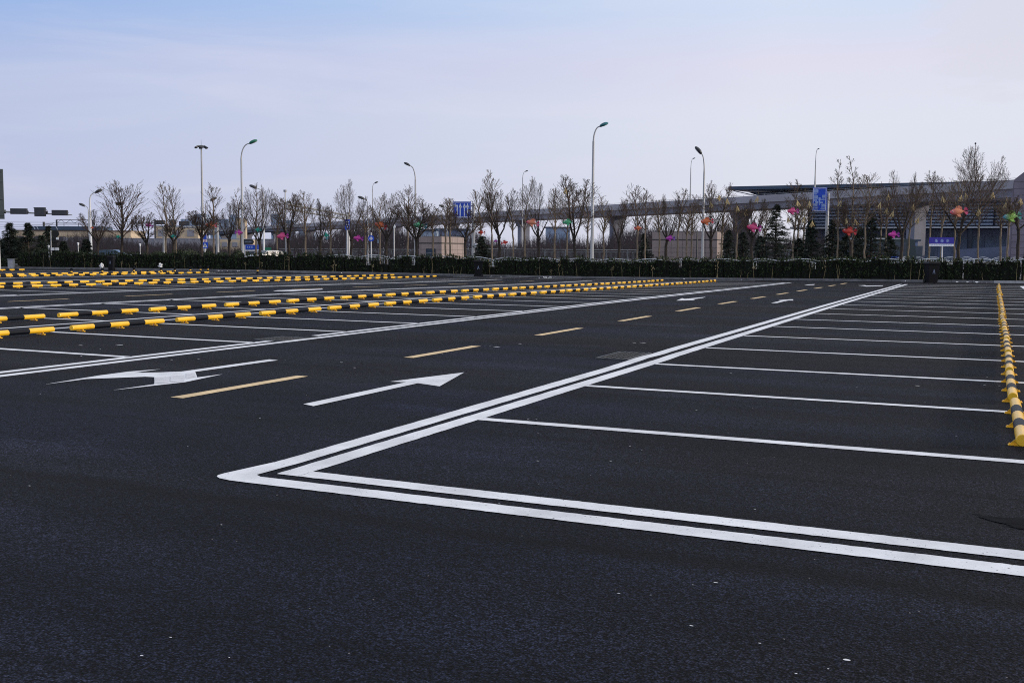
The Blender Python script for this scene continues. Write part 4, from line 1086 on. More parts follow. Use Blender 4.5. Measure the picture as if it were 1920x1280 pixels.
# ---------------------------------------------------------------- plaza terrace and fences
m=MB(); m.prism([(-140,108,0),(-28,108,0),(-28,108.4,0),(-140,108.4,0)],(0,0,.85))
q=[(-150,120.5),(12,120.5)]
pz=MB(); pz.add([(-220,118.4,.62),(60,118.4,.62),(60,300,.62),(-220,300,.62),(-220,118.4,0),(60,118.4,0)],[(0,1,2,3),(4,5,1,0)])
tag(pz.build('plaza',M['plinth']),kind='structure')
def rail_fence(px0,px1,D0,D1,ptop,label,zb,mtl='rail_grey',gap=.14,name='metal_fence'):
    a=AT(px0,478,D0); c=AT(px1,478,D1); a.z=c.z=zb; h=AT((px0+px1)/2,ptop,(D0+D1)/2).z-zb; L=(c-a).length; e=(c-a).normalized()
    t=thing(name,label,'fence',a); m=MB()
    m.tube([Vector((0,0,h)),e*L+Vector((0,0,h))],.045,5); m.tube([Vector((0,0,h*.8)),e*L+Vector((0,0,h*.8))],.028,4); m.tube([Vector((0,0,.12)),e*L+Vector((0,0,.12))],.03,4)
    m.build('rail',M[mtl],t); m=MB(); n=int(L/gap)
    for k in range(n+1):
        q=e*(k*gap); m.box(q+Vector((0,0,h*.45)),(.022,.022,h*.72))
    m.build('bars',M[mtl],t)
    for k in range(int(L/2.4)+1): m=MB(); m.box(e*(k*2.4)+Vector((0,0,h/2)),(.07,.07,h)); m.build('post',M[mtl],t)
    return t
rail_fence(520,868,128,124,467.5,'long grey metal railing on the terrace left of the lane sign',.62)
rail_fence(870,1222,124,121,468,'long grey metal railing on the terrace between the two pink kiosks',.62)
rail_fence(1356,1520,119,117,469,'grey metal railing right of the large kiosk',.62)
# white arched road railing just behind the hedge
def arch_panel(w,h,rise):
    t=thing('arched_railing','x','railing'); m=MB(); pts=[]
    for i in range(13):
        u=i/12; pts.append(Vector((u*w,0,h+rise*math.sin(math.pi*u))))
    m.tube(pts,.028,6); m.tube([p+Vector((0,0,-.13-.0)) for p in pts],.016,5); m.build('arched_rail',M['rail_white'],t)
    m=MB(); m.box((0,0,h/2),(.09,.09,h)); m.build('post',M['rail_white'],t)
    m=MB(); m.tube([(0,0,.15),(w,0,.15)],.02,5)
    for k in range(1,12):
        u=k/12; m.box((u*w,0,.15+(h+rise*math.sin(math.pi*u)-.28)/2),(.018,.018,h+rise*math.sin(math.pi*u)-.28))
    m.build('bars',M['rail_white'],t); return t
pr=arch_panel(2.3,.94,.17); first=True
x=-42.0; k=0; tot=24
while k<tot:
    o=pr if first else copy_tree(pr); first=False
    y=ky(x)+2.3; y2=ky(x+2.3)+2.3; o.location=(x,y,gz(x,y)+.12); o.rotation_euler=(0,0,math.atan2(y2-y,2.3))
    tag(o,'white railing panel with an arched top behind the hedge, '+('leftmost of the run' if k==0 else 'rightmost of the run' if k==tot-1 else (ORD[k]+' from the left' if k<12 else ORD[tot-1-k]+' from the right')),'railing','white arched railing panels behind the hedge')
    x+=2.36; k+=1
# white arched fence far, at the station
pr2=arch_panel(3.4,.95,.28); first=True
for k in range(9):
    o=pr2 if first else copy_tree(pr2); first=False; p=AT(1672+k*31,478,112-k*.6); o.location=(p.x,p.y,.02); o.rotation_euler=(0,0,YAW-.08); o.scale=(.53*1,.8,1.02) if False else (.52,1,1.02)
    tag(o,'pale arched fence panel in front of the station concourse, '+('leftmost' if k==0 else ORD[k]+' from the left'),'railing','arched fence panels by the station')

# ---------------------------------------------------------------- fish lanterns
def fishmats(key):
    pal={'pink':((.75,.03,.16),(.85,.10,.30),(.55,.05,.45)),'orange':((.80,.10,.05),(.85,.22,.08),(.80,.04,.14)),'red':((.6,.02,.02),(.7,.06,.04),(.6,.02,.05)),
         'teal':((.01,.28,.24),(.02,.40,.30),(.01,.25,.35)),'green':((.05,.45,.25),(.12,.6,.3),(.02,.25,.45)),'magenta':((.55,.02,.30),(.7,.05,.42),(.4,.04,.5)),
         'purple':((.35,.02,.35),(.5,.04,.45),(.12,.08,.55)),'rainbow':((.05,.30,.55),(.45,.75,.12),(.02,.35,.40)),'salmon':((.8,.12,.22),(.85,.30,.16),(.8,.06,.25))}[key]
    pal=tuple(tuple(x*.78 for x in c_) for c_ in pal)
    if key not in FM:
        FM[key]=(grad_mat('fish_body_'+key,[(0,pal[0]),(.45,pal[1]),(1,pal[1] if key!='rainbow' else (.3,.6,.2))],0,.5,-.5,.3),grad_mat('fish_fin_'+key,[(0,pal[1]),(1,pal[2])],0,.55,.0,.5))
    return FM[key]
FM={}; eye=mat('fish_eye_white',(.75,.75,.75),.4); pup=M['rubber']
def fish(px,py,w,key,where,D,tilt=0,flip=1,upright=False,desc=None):
    D=max(D,HD(px)+1.0); L=w*.9/FPX*D; c=AT(px,py,D); mb_,mf=fishmats(key)
    names={'pink':'pink','orange':'orange-red','red':'red','teal':'teal','green':'pale green and blue','magenta':'magenta','purple':'purple and blue','rainbow':'blue, yellow and teal','salmon':'pink and orange'}
    t=thing('fish_lantern',f"{names[key]} fish lantern {where}",'fish lantern',c,YAW,group='fish lanterns hung in the bare trees')
    t.rotation_euler=(0,tilt if not upright else R(75),YAW); t.scale=(flip*L if True else L,L,L)
    rg=random.Random(int(px)); m=MB()
    # body: unit length 1, head at -x
    n=10; rings=[]; prof=[(-.5,.02),(-.46,.08),(-.38,.135),(-.26,.175),(-.12,.185),(.02,.16),(.14,.11),(.22,.055),(.27,.04)]
    b0=0; k_=14
    for x_,r_ in prof:
        for k in range(k_):
            a=2*math.pi*k/k_; m.v.append((x_,.55*r_*math.cos(a),r_*math.sin(a)*(1.05 if math.sin(a)>0 else .95)))
    for i in range(len(prof)-1):
        for k in range(k_): m.f.append((i*k_+k,i*k_+(k+1)%k_,(i+1)*k_+(k+1)%k_,(i+1)*k_+k)); m.m.append(0)
    m.f.append(tuple(range(k_))); m.m.append(0)
    m.build('body',mb_,t,smooth=True)
    m=MB()
    for s,a1 in((1,.62),(-1,.55)):
        for off in(-.05,.05):
            pts=[(.24,0,0)]
            for q in range(7):
                a=s*(.18+a1*q/6*1.35); rr=.27*(1+.12*math.sin(q*2.2+off*20)); pts.append((.24+rr*math.cos(a),off*(q/6+.3),rr*math.sin(a)))
            for q in range(1,7): m.add([pts[0],pts[q],pts[q+1]],[(0,1,2)])
    m.build('tail',mf,t)
    m=MB(); m.add([(-.2,0,.2),(.1,0,.15),(.2,0,.10),(.16,.0,.26),(.03,0,.34),(-.12,0,.32)],[(0,1,2,3,4,5)]); m.build('dorsal_fin',mf,t)
    m=MB()
    for s in(-1,1): m.add([(-.18,s*.09,-.14),(.02,s*.1,-.12),(.06,s*.16,-.30),(-.08,s*.15,-.27)],[(0,1,2,3)])
    m.build('belly_fin',mf,t)
    m=MB()
    for s in(-1,1): m.ball((-.37,s*.075,.05),.035,.025,.035,8,6,mi=0); m.ball((-.378,s*.098,.052),.016,.012,.016,6,5,mi=1)
    m.build('eye',[eye,pup],t,smooth=True)
    m=MB(); m.tube([(-.05,0,.22),(-.03,0,.75)],.012,4); m.build('hanging_cord',M['pole_dark'],t)
fish(173,427,8,'orange','beside the leftmost street lamp',76)
fish(222,444,11,'teal','low in the nest tree',73.5,.1)
fish(280,423,17,'magenta','left of the signal gantry',75.5,.25)
fish(325,443,12,'teal','on the pollarded stump tree',75.3)
fish(396,422,24,'orange','level with the far signals',86)
fish(448,436,17,'magenta','left of the green-headed lamp pole',74.5,.1,-1)
fish(484,431,14,'teal','above the blue shelter',71.6)
fish(530,443,25,'pink','under the free end of the long sign arm',72.5,-.05)
fish(612,442,15,'teal','hanging upright left of the sign-arm pole',72.6,upright=True)
fish(672,447,21,'magenta','right of the sign-arm pole',70.5,.1)
fish(714,423,26,'orange','left of the black-headed lamp',70.5,.3)
fish(788,423,28,'green','in front of the black-headed lamp pole',69.5,.08)
fish(903,436,15,'red','dim and partly hidden right of the lane sign pole',72)
fish(930,452,9,'purple','small, low beside the red one',70)
fish(946,455,15,'red','with a raised tail, low on the brown tree',65.7,-.2,-1)
fish(999,418,27,'salmon','in the round-crowned tree',68.5,.18)
fish(1066,417,24,'green','left of the tallest lamp',68.6,.02)
fish(1196,428,16,'orange','left of the large kiosk',68.6,-.1,-1)
fish(1257,447,20,'purple','against the wall of the large kiosk',67.5)
fish(1326,415,27,'orange','in front of the black-headed lamp right pole',67.5,-.08)
fish(1414,427,31,'pink','with a purple tail left of the pointed conifer',66.5,.15)
fish(1487,396,24,'pink','with a purple tail left of the tall blue sign',66)
fish(1593,434,30,'red','right of the tall blue sign pole',65.5,.1)
fish(1676,440,24,'magenta','beside the parked bus',64.5)
fish(1798,397,37,'salmon','high above the deep blue name board',63.3,-.1)
fish(1898,406,38,'rainbow','at the right edge',62.6,-.1)
# straw tassels in the trees
tp=None
def tassel():
    t=MB(); rng=random.Random(3)
    for k in range(9):
        a=k*.7; e=Vector((math.cos(a)*rng.uniform(.15,.5),math.sin(a)*rng.uniform(.15,.5),-1)).normalized()*rng.uniform(.28,.46)
        t.tube([(0,0,0),e],[.012,.018],4)
    t.tube([(0,0,0),(0,0,.25)],.006,3)
    return t.build('straw_tassel',M['straw'])
tp=tassel(); pts=[(1363,372),(1382,386),(1399,392),(1421,368),(1495,376),(1477,407),(1508,407),(1523,414),(1518,377),(1577,376),(1587,409),(1603,411),(1651,380),(1664,389),(1666,364),(1675,396),(1713,383),(1723,408),(1767,368),(1803,366),(1810,362),(1835,392),(1862,360),(1886,380),(1914,372),(1332,378),(1060,352),(1350,366)]
pts.sort()
for k,(x,y) in enumerate(pts):
    o=tp if k==0 else tp.copy()
    if k: col.objects.link(o)
    o.location=AT(x,y,66-(x-1360)/560*3+ (k%3)); o.rotation_euler=(random.Random(k).uniform(-.3,.3),random.Random(k+50).uniform(-.3,.3),k)
    tag(o,'pale straw tassel hanging in the bare trees, '+('leftmost' if k==0 else 'rightmost' if k==len(pts)-1 else (ORD[k]+' from the left' if k<14 else ORD[len(pts)-1-k]+' from the right')),'ornament','straw tassels in the right-hand trees')

# ---------------------------------------------------------------- bins, cabinet, bollards
def wheelie(px,py,label,sc_=1.0,rz=0,wide=1.0):
    p=G(px,py); t=thing('wheelie_bin',label,'rubbish bin',p,YAW+rz,'dark bins along the kerb'); t.scale=(wide,wide,1)
    w0,w1,d0,d1,h=.42,.56,.5,.66,.98
    def fr(w,d,z): return [(-w/2,-d/2,z),(w/2,-d/2,z),(w/2,d/2,z),(-w/2,d/2,z)]
    m=MB(); m.add(fr(w0,d0,.04)+fr(w1,d1,h*sc_),[(0,3,2,1),(0,1,5,4),(1,2,6,5),(2,3,7,6),(3,0,4,7),(4,5,6,7)]); m.build('body',M['bin'],t)
    m=MB(); m.box((0,0,h*sc_-.03),(w1+.05,d1+.05,.06)); m.build('rim',M['bin'],t)
    m=MB(); m.add(fr(w1+.08,d1+.08,h*sc_+.002)+fr(w1-.02,d1-.06,h*sc_+.09),[(0,3,2,1),(0,1,5,4),(1,2,6,5),(2,3,7,6),(3,0,4,7),(4,5,6,7)]); m.build('lid',M['bin'],t)
    m=MB(); m.tube([(-w1/2+.05,d1/2+.1,h*sc_),(w1/2-.05,d1/2+.1,h*sc_)],.018,8)
    for s in(-1,1): m.bar((s*(w1/2-.07),d1/2,h*sc_-.04),(s*(w1/2-.07),d1/2+.1,h*sc_),.03)
    m.build('handle',M['bin'],t)
    for s in(-1,1):
        m=MB(); m.tube([(s*.24,d0/2+.02,.1),(s*.29,d0/2+.02,.1)],.1,14); m.build('wheel',M['rubber'],t)
    m=MB(); y=-.292
    m.prism([(-.07,y-.0,.48),(-.04,y,.48),(0,y-.012,.66),(-.012,y-.012,.72)],(0,-.004,0)); m.prism([(.07,y,.48),(.04,y,.48),(0,y-.012,.66),(.012,y-.012,.72)],(0,-.004,0)); m.box((0,y-.006,.56),(.09,.006,.02)); m.build('emblem',M['facade_lo'],t)
wheelie(897,519,'dark wheelie bin standing at the kerb below the lane sign',1.0)
wheelie(1746,531,'dark wheelie bin at the kerb in front of the right-hand hedge, below the name board',1.03)
wheelie(209,508,'dark wheelie bin at the far left, half lost against the hedge',.95,0,.66)
# striped kerbside marker
p=G(1899.5,527.5); p.z=.13; t=thing('kerbside_marker','grey plastic marker with two white bands on the kerb at the right edge','road marker',p,YAW)
def tr(m,z0,z1,mi=0,pr_=0):
    f=lambda z:.30-.10*z/.66
    a,b=f(z0)+pr_,f(z1)+pr_; c,d=.16+pr_,.14+pr_
    m.add([(-a,-c,z0),(a,-c,z0),(a,c,z0),(-a,c,z0),(-b,-d,z1),(b,-d,z1),(b,d,z1),(-b,d,z1)],[(0,3,2,1),(0,1,5,4),(1,2,6,5),(2,3,7,6),(3,0,4,7),(4,5,6,7)],mi)
m=MB(); tr(m,0,.58); tr(m,.58,.66,0,-.05); m.build('body',M['lamp_dark'],t)
for z0,z1 in((.02,.15),(.30,.43)):
    m=MB(); tr(m,z0,z1,0,.004); o=m.build('white_band',M['sign_white'],t)
    m=MB()
    for s in(-1,1): m.tube([(s*.12,-.175,(z0+z1)/2),(s*.12,-.15,(z0+z1)/2)],.032,10)
    m.build('hole',M['rubber'],t)
# grey cabinet
p=G(21.5,503.5); t=thing('utility_cabinet','pale grey roadside cabinet at the left end of the long hedge','cabinet',p,YAW); h=AT(21,486,62).z
h=(503.5-486)/FPX*(p.dot(FH)); m=MB(); m.box((0,0,h/2),(.38,.3,h-.04)); m.build('body',M['cabinet'],t); m=MB(); m.box((0,0,h),(.44,.36,.04)); m.build('cap',M['cabinet'],t); m=MB(); m.box((0,-.155,h*.5),(.3,.012,h*.75)); m.build('door',M['cabinet'],t)
# short striped bollards wrapped with tape
def bollard(px,py,label,bag=False,h=.36):
    p=G(px,py); t=thing('short_bollard',label,'bollard',p,group='short striped bollards at the far left')
    m=MB(); m.lathe([(.12,0),(.12,.03),(.055,.035),(.055,h*.45)],(0,0,0),12); m.build('post',M['tube_black'],t,smooth=False)
    m=MB(); m.lathe([(.058,h*.45),(.058,h*.62)],(0,0,0),12); m.build('yellow_band',M['tube_yellow'],t)
    m=MB(); m.lathe([(.056,h*.62),(.056,h*.8)],(0,0,0),12); m.build('black_band',M['tube_black'],t)
    m=MB(); m.lathe([(.06,h*.8),(.06,h),(.045,h+.03),(0,h+.035)],(0,0,0),12); m.build('cap',M['tube_black'],t)
    m=MB(); rg=random.Random(int(px)); m.tube([(0,0,h),(.05,.02,h+.05),(.1,-.03,h+.02),(.07,.03,h-.08)],.016,6); m.build('chain_hook',M['tube_black'],t)
    if bag:
        m=MB(); rg=random.Random(int(px)); m.ball((0,0,0),.11,.09,.10,11,8); m.v=[tuple(Vector(v)*(1+rg.uniform(-.5,.75))) for v in m.v]
        o=m.build('plastic_bag',M['white_plastic'],loc=p+Vector((-.03,0,h+.14))); tag(o,'crumpled white plastic bag on top of the '+('second bollard from the left' if px<250 else 'fourth bollard from the left'),'plastic bag',group=None)
for px,py,l,bg in [(134,516,'leftmost short black and yellow bollard',False),(192,515,'short bollard under a white bag, second from the left',True),(251,513.5,'short black and yellow bollard between the two bagged ones',False),(302,513.5,'short bollard under a white bag, fourth from the left',True),(328,513.5,'short bollard with an orange top right of the second bagged one',False),(357,512,'short bollard, third from the right of the left group',False),(376,511,'short bollard, second from the right of the left group',False),(390,510.5,'short bollard beside the end of the wheel stop row',False),(483,513,'lone short dark bollard standing apart right of the group',False)]: bollard(px,py,l,bg)
# litter along the kerb and specks on the asphalt
lt=MB(); rng=random.Random(8)
def scrap(p,s,flat=False):
    n=rng.randint(4,7); vs=[]
    for k in range(n):
        a=2*math.pi*k/n; r=s*rng.uniform(.5,1.2); vs.append((p.x+r*math.cos(a)*(1.6 if flat else 1),p.y+r*math.sin(a)*.8,p.z+(.006 if flat else rng.uniform(.01,s*1.2))))
    lt.add(vs,[tuple(range(n))])
for _ in range(70):
    px=rng.choice([rng.gauss(150,70),rng.gauss(250,25),rng.gauss(925,18),rng.gauss(1005,8),rng.uniform(0,1800),rng.gauss(1810,22)])
    x=G(px,515); X=(x.x if False else 0)
    k=KX0; p=AT(px,500,66); xx=p.x*.96; yy=ky(xx)-rng.uniform(.1,1.6); scrap(Vector((xx,yy,gz(xx,yy)+.01)),rng.uniform(.02,.09))
for px,py,s in [(767+576,1094,.012),(1160,1114,.008),(1296,1175,.010),(1425,1208,.007),(1587,1239,.014),(1493,1265,.007),(1553,1256,.006),(1470,1200,.004),(320,1197,.008),(265,1231,.009),(430,1235,.005),(55,912,.01),(224,647,.05),(602/4,648,.03),(932,651,.05),(975,645,.03),(1205,643,.04),(1190,643,.03),(1505/8+0,655,.015),(1720,724,.02),(1846,723,.014),(1874,725,.01),(1008,865+0,.012),(1415,956,.007),(990,787,.01),(1006,787,.01),(820,784,.006),(487,785,.01),(640,680,.02),(665,690,.02),(352,838,.008),(1370,700,.01),(1655,1018,.008),(305/8*4,668,.02),(372,674,.02),(322,675,.02)]:
    p=G(px,py); scrap(p,s*(.62 if py>800 else .8),True)
for _ in range(90):
    y=3+25*rng.random()**1.5; x=rng.uniform(-14,2.5)*(y/18+.3); p=Vector((x,y,0)); scrap(p,rng.uniform(.0015,.004)*(1+y*.12),True)
tag(lt.build('litter',M['white_plastic']),'small white scraps of litter along the kerb and on the asphalt','litter',kind='stuff')

# ---------------------------------------------------------------- vehicles
def car(px,D,heading,paint_,label,z=0.0):
    b=BASE(px,D,z); t=thing('parked_car',label,'car',b,heading)
    prof=[(-2.15,.35),(-2.2,.62),(-2.05,.82),(-1.35,.92),(-.75,1.38),(-.2,1.46),(.7,1.44),(1.45,1.08),(2.1,.95),(2.18,.6),(2.1,.35)]
    m=MB()
    for i,(w) in enumerate((.86,)):
        lo=[(x,-w if z_<.95 else -w*.82,z_) for x,z_ in prof]; hi=[(x,w if z_<.95 else w*.82,z_) for x,z_ in prof]
        n=len(prof); m.add(lo+hi,[tuple(range(n)),tuple(range(n,2*n))[::-1]]+[(i,n+i,n+(i+1)%n,(i+1)%n) for i in range(n)])
    m.build('body',M[paint_],t)
    for s in(-1,1):
        for (x0,x1,x2,x3) in((-1.12,-.72,-.05,-.02),(.05,.08,.72,1.2)):
            g_=MB(); y=s*.80; g_.prism([(x0,y+s*.0,.96),(x1,y*.93,1.36),(x2,y*.93,1.38),(x3,y,.96)],(0,s*.03,0)); g_.build('side_window',M['glass_dark'],t)
    g_=MB(); g_.prism([(-1.32,-.7,.95),(-1.32,.7,.95),(-.8,.6,1.36),(-.8,-.6,1.36)],(-.02,0,.02)); g_.build('rear_window',M['glass_dark'],t)
    g_=MB(); g_.prism([(1.42,-.7,1.1),(1.42,.7,1.1),(.78,.6,1.42),(.78,-.6,1.42)],(.02,0,.02)); g_.build('windscreen',M['glass_dark'],t)
    for x in(-1.35,1.35):
        for s in(-1,1):
            w_=MB(); w_.tube([(x,s*.72,.32),(x,s*.9,.32)],.32,16); w=w_.build('wheel',M['rubber'],t); r_=MB(); r_.tube([(x,s*.88,.32),(x,s*.91,.32)],.19,12); r_.build('rim',M['rail_grey'],w)
    for s in(-1,1):
        l=MB(); l.box((-2.16,s*.62,.72),(.06,.32,.14)); l.build('tail_lamp',M['sig_red'],t)
car(506,92,1.3+math.pi,'car_white','white car parked beyond the hedge right of the blue shelter')
car(205,112,YAW,'car_dark','dark teal car passing behind the nest tree')
# coach
D=112; a=AT(1602,478,D); b=BASE(1640,D); t=thing('parked_bus','dark coach with blue and red stripes and dark windows behind the conifers','bus',b,YAW)
W=4.0; m=MB(); m.box((0,0,3.12),(5.4,2.0,.16)); m.build('roof_unit',M['car_white'],t); m=MB(); m.prism([(-W,-1.2,.35),(W-.1,-1.2,.35),(W,-1.2,1.4),(W-.25,-1.2,3.0),(W-.6,-1.2,3.15),(-W,-1.2,3.05)],(0,2.4,0)); m.build('body',M['car_dark'],t)
m=MB(); m.box((-.3,-1.205,.85),(W*2-1,.03,.9)); m.build('white_skirt',M['car_white'],t)
for k in range(4):
    m=MB(); m.box((-W+1.1+k*1.66,-1.21,2.05),(1.58,.05,1.45)); m.build('side_window',M['glass_dark'],t)
m=MB(); m.prism([(-W+.2,-1.235,.6),(W*.2,-1.235,.6),(W*.6,-1.235,1.35),(-W+.2,-1.235,1.0)],(0,.03,0)); m.build('blue_stripe',M['stripe_blue'],t)
m=MB(); m.prism([(-W+.2,-1.24,1.1),(W*.1,-1.24,1.28),(W*.3,-1.24,1.42),(-W+.2,-1.24,1.3)],(0,.03,0)); m.build('red_stripe',M['stripe_red'],t)
for x in(-W+1.6,W-1.8):
    w_=MB(); w_.tube([(x,-1.24,.5),(x,-.95,.5)],.5,18); w=w_.build('wheel',M['rubber'],t); r_=MB(); r_.tube([(x,-1.26,.5),(x,-1.2,.5)],.27,12); r_.build('rim',M['rail_grey'],w)
# bus shelter
D=100; b=BASE(472,D); t=thing('bus_shelter','small shelter with a blue roof board and pale glass beside the green-headed lamp','bus shelter',b,YAW)
h=AT(472,459,D).z; m=MB(); m.box((0,0,h-.22),(1.0,1.4,.44)); m.build('roof_board',M['blue_sign'],t)
m=MB(); m.box((0,0,h-.52),(.98,1.3,.14)); m.build('lower_strip',M['sign_white'],t)
for x in(-.42,.0,.42): m=MB(); m.box((x,0,(h-.6)/2),(.06,.06,h-.6)); m.build('post',M['pole_white'],t)
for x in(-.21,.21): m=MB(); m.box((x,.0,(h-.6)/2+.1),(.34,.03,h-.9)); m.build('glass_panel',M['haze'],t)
m=MB()
for k in range(3): m.box((-.2+k*.2,-.712,h-.22),(.11,.012,.16))
m.build('lettering',M['sign_blur'],t)

# ---------------------------------------------------------------- left-hand distance
D=250; a=AT(20,478,D); c=AT(246,478,D); h=AT(130,431.5,D).z; w=(c-a).length
t=thing('cream_building','long low cream building with a dark blue roof at the left','building',((a.x+c.x)/2,(a.y+c.y)/2,0),YAW)
m=MB(); m.box((0,5,h/2),(w,10,h)); m.build('wall',M['cream'],t)
xr=lambda px:(px-133)/226*w
m=MB(); m.prism([(xr(57),-.4,h+.02),(xr(188),-.4,h+.02),(xr(186),-.4,h+.9),(xr(60),-.4,h+.9)],(0,9,0)); m.build('roof',M['roof_blue'],t)
m=MB(); m.box((0,-.05,h-.12),(w+.3,.3,.22)); m.build('eaves',mat('brown_eaves',(.12,.08,.06)),t)
for px in(40,72,100,118,147,163,178,221):
    m=MB(); m.box((xr(px),-.03,h-2.3),(1.5 if px!=147 else .9*1.5,.08,1.5)); f=m.build('window',M['soffit'],t); g_=MB(); g_.box((xr(px),-.085,h-2.3),(1.1,.03,1.2)); g_.build('pane',M['glass_dark'],f)
m=MB(); 
for px in(68,74,98,110): m.prism([(xr(px),-.42,h+.1),(xr(px+1.4),-.42,h+.1),(xr(px-1.4),-.42,h+.85),(xr(px-2.8),-.42,h+.85)],(0,.01,0))
m.build('skylight',M['strip'],t)
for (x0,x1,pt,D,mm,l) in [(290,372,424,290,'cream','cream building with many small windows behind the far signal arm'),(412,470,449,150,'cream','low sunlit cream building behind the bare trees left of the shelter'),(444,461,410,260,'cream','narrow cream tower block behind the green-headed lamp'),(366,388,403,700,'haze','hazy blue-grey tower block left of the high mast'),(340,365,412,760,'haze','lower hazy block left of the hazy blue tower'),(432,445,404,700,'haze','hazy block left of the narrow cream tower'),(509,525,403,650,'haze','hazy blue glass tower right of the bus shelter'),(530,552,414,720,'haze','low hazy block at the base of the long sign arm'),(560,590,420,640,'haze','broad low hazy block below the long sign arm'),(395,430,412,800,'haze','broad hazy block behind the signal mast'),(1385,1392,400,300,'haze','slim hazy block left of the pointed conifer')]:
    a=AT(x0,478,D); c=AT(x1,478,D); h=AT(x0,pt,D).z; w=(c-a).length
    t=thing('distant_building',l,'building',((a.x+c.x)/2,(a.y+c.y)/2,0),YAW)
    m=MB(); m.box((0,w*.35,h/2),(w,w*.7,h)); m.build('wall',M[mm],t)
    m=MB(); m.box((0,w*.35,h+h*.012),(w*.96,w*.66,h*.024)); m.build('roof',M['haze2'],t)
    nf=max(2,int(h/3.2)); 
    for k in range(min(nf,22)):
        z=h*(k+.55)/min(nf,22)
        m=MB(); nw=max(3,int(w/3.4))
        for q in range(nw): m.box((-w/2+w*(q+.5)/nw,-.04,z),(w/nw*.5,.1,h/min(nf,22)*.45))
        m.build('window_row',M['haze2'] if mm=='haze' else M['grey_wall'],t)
# grey wall in front of the cream buildings
a=AT(105,478,180); c=AT(520,478,190); h=AT(105,446,180).z; m=MB(); w=(c-a).length
m.box((0,0,h/2),(w,.4,h))
for k in range(int(w/3)): m.box((-w/2+3*k+1,-.22,h/2),(.2,.06,h))
m.box((0,0,h+.06),(w,.55,.12))
tag(m.build('retaining_wall',M['grey_wall'],loc=((a.x+c.x)/2,(a.y+c.y)/2,0)),'long pale grey retaining wall below the cream building','wall').rotation_euler=(0,0,YAW)
# catenary gantries
def gantry(x0,x1,pb,D,l):
    a=AT(x0,478,D); c=AT(x1,478,D); h=AT(x0,pb,D).z; w=(c-a).length; t=thing('catenary_gantry',l,'gantry',((a.x+c.x)/2,(a.y+c.y)/2,0),YAW,'railway gantries behind the cream building')
    m=MB(); n=int(w/1.1)
    for z in(h,h-.9): m.bar((-w/2,0,z),(w/2,0,z),.13)
    for k in range(n): m.bar((-w/2+w*k/n,0,h if k%2 else h-.9),(-w/2+w*(k+1)/n,0,h-.9 if k%2 else h),.08)
    m.build('beam',M['lamp_dark'],t)
    for s in(-1,1):
        m=MB(); m.box((s*w/2,0,h/2),(.32,.32,h)); m.build('mast',M['lamp_dark'],t)
    m=MB()
    for u in(-.3,.1,.35): m.bar((u*w,0,h-.9),(u*w,0,h-2.4),.1); m.bar((u*w-1.2,0,h-1.9),(u*w+1.2,0,h-1.6),.07)
    m.build('dropper',M['lamp_dark'],t)
gantry(108,176,412,265,'lattice railway gantry over the middle of the cream building')
gantry(249,292,411,265,'lattice railway gantry right of the nest tree')
b=BASE(84,262); m=MB(); h=AT(84,416,262).z; m.box((0,0,h/2),(.4,.4,h)); m.bar((0,0,h-.6),RH*2.6+Vector((0,0,h-.3)),.12); m.bar((0,0,h-1.4),RH*2.2+Vector((0,0,h-.5)),.08)
tag(m.build('catenary_mast',M['lamp_dark'],loc=b),'single railway mast with a bracket above the blue roof','mast')
for i,py in enumerate((416,420.5,424.5,428)):
    a=AT(-40,py,260); c=AT(300,py-1,260); m=MB(); m.tube([(0,0,0),(c-a)*.5+Vector((0,0,-.25)),c-a],.035,4)
    tag(m.build('overhead_wire',M['lamp_dark'],loc=a),'thin overhead railway wire, '+['highest','second highest','third highest','lowest'][i]+' of the four at the left','wire','overhead railway wires')

# ---------------------------------------------------------------- light
SUN_EL,SUN_AZ=R(11),R(72)   # azimuth from +Y towards +X
w=bpy.data.worlds.new('World'); sc.world=w; w.use_nodes=True; nt=w.node_tree; L=nt.links.new
bg=nt.nodes['Background']; bg.inputs['Strength'].default_value=.1
sky=nt.nodes.new('ShaderNodeTexSky'); sky.sky_type='NISHITA'; sky.sun_disc=False; sky.sun_elevation=SUN_EL; sky.sun_rotation=SUN_AZ; sky.air_density=1.0; sky.dust_density=1.2
tc=nt.nodes.new('ShaderNodeTexCoord'); sep=nt.nodes.new('ShaderNodeSeparateXYZ'); L(tc.outputs['Generated'],sep.inputs[0])
# high thin cloud veil: whiter towards the sun side, lavender low down, blue gaps above; unseen zenith whitened to brighten the scene
mr=nt.nodes.new('ShaderNodeMapRange'); mr.inputs[1].default_value=0; mr.inputs[2].default_value=1.0; L(sep.outputs[2],mr.inputs[0])
def ramp(stops):
    r_=nt.nodes.new('ShaderNodeValToRGB'); e_=r_.color_ramp.elements
    e_[0].position=stops[0][0]; e_[0].color=stops[0][1]+(1,); e_[1].position=stops[-1][0]; e_[1].color=stops[-1][1]+(1,)
    for p_,c_ in stops[1:-1]: q_=e_.new(p_); q_.color=c_+(1,)
    L(mr.outputs[0],r_.inputs[0]); return r_
rl=ramp([(0,(.53,.56,.765)),(.12,(.48,.55,.785)),(.168,(.42,.52,.80)),(.228,(.25,.44,.82)),(.32,(.25,.46,.84)),(.52,(.72,.76,.84)),(1,(.84,.85,.88))])
rr_=ramp([(0,(.73,.74,.85)),(.12,(.77,.80,.91)),(.174,(.77,.76,.90)),(.234,(.63,.76,.96)),(.32,(.55,.68,.92)),(.52,(.82,.82,.86)),(1,(.88,.88,.90))])
dt=nt.nodes.new('ShaderNodeVectorMath'); dt.operation='DOT_PRODUCT'; L(tc.outputs['Generated'],dt.inputs[0]); dt.inputs[1].default_value=(math.sin(SUN_AZ),math.cos(SUN_AZ),0)
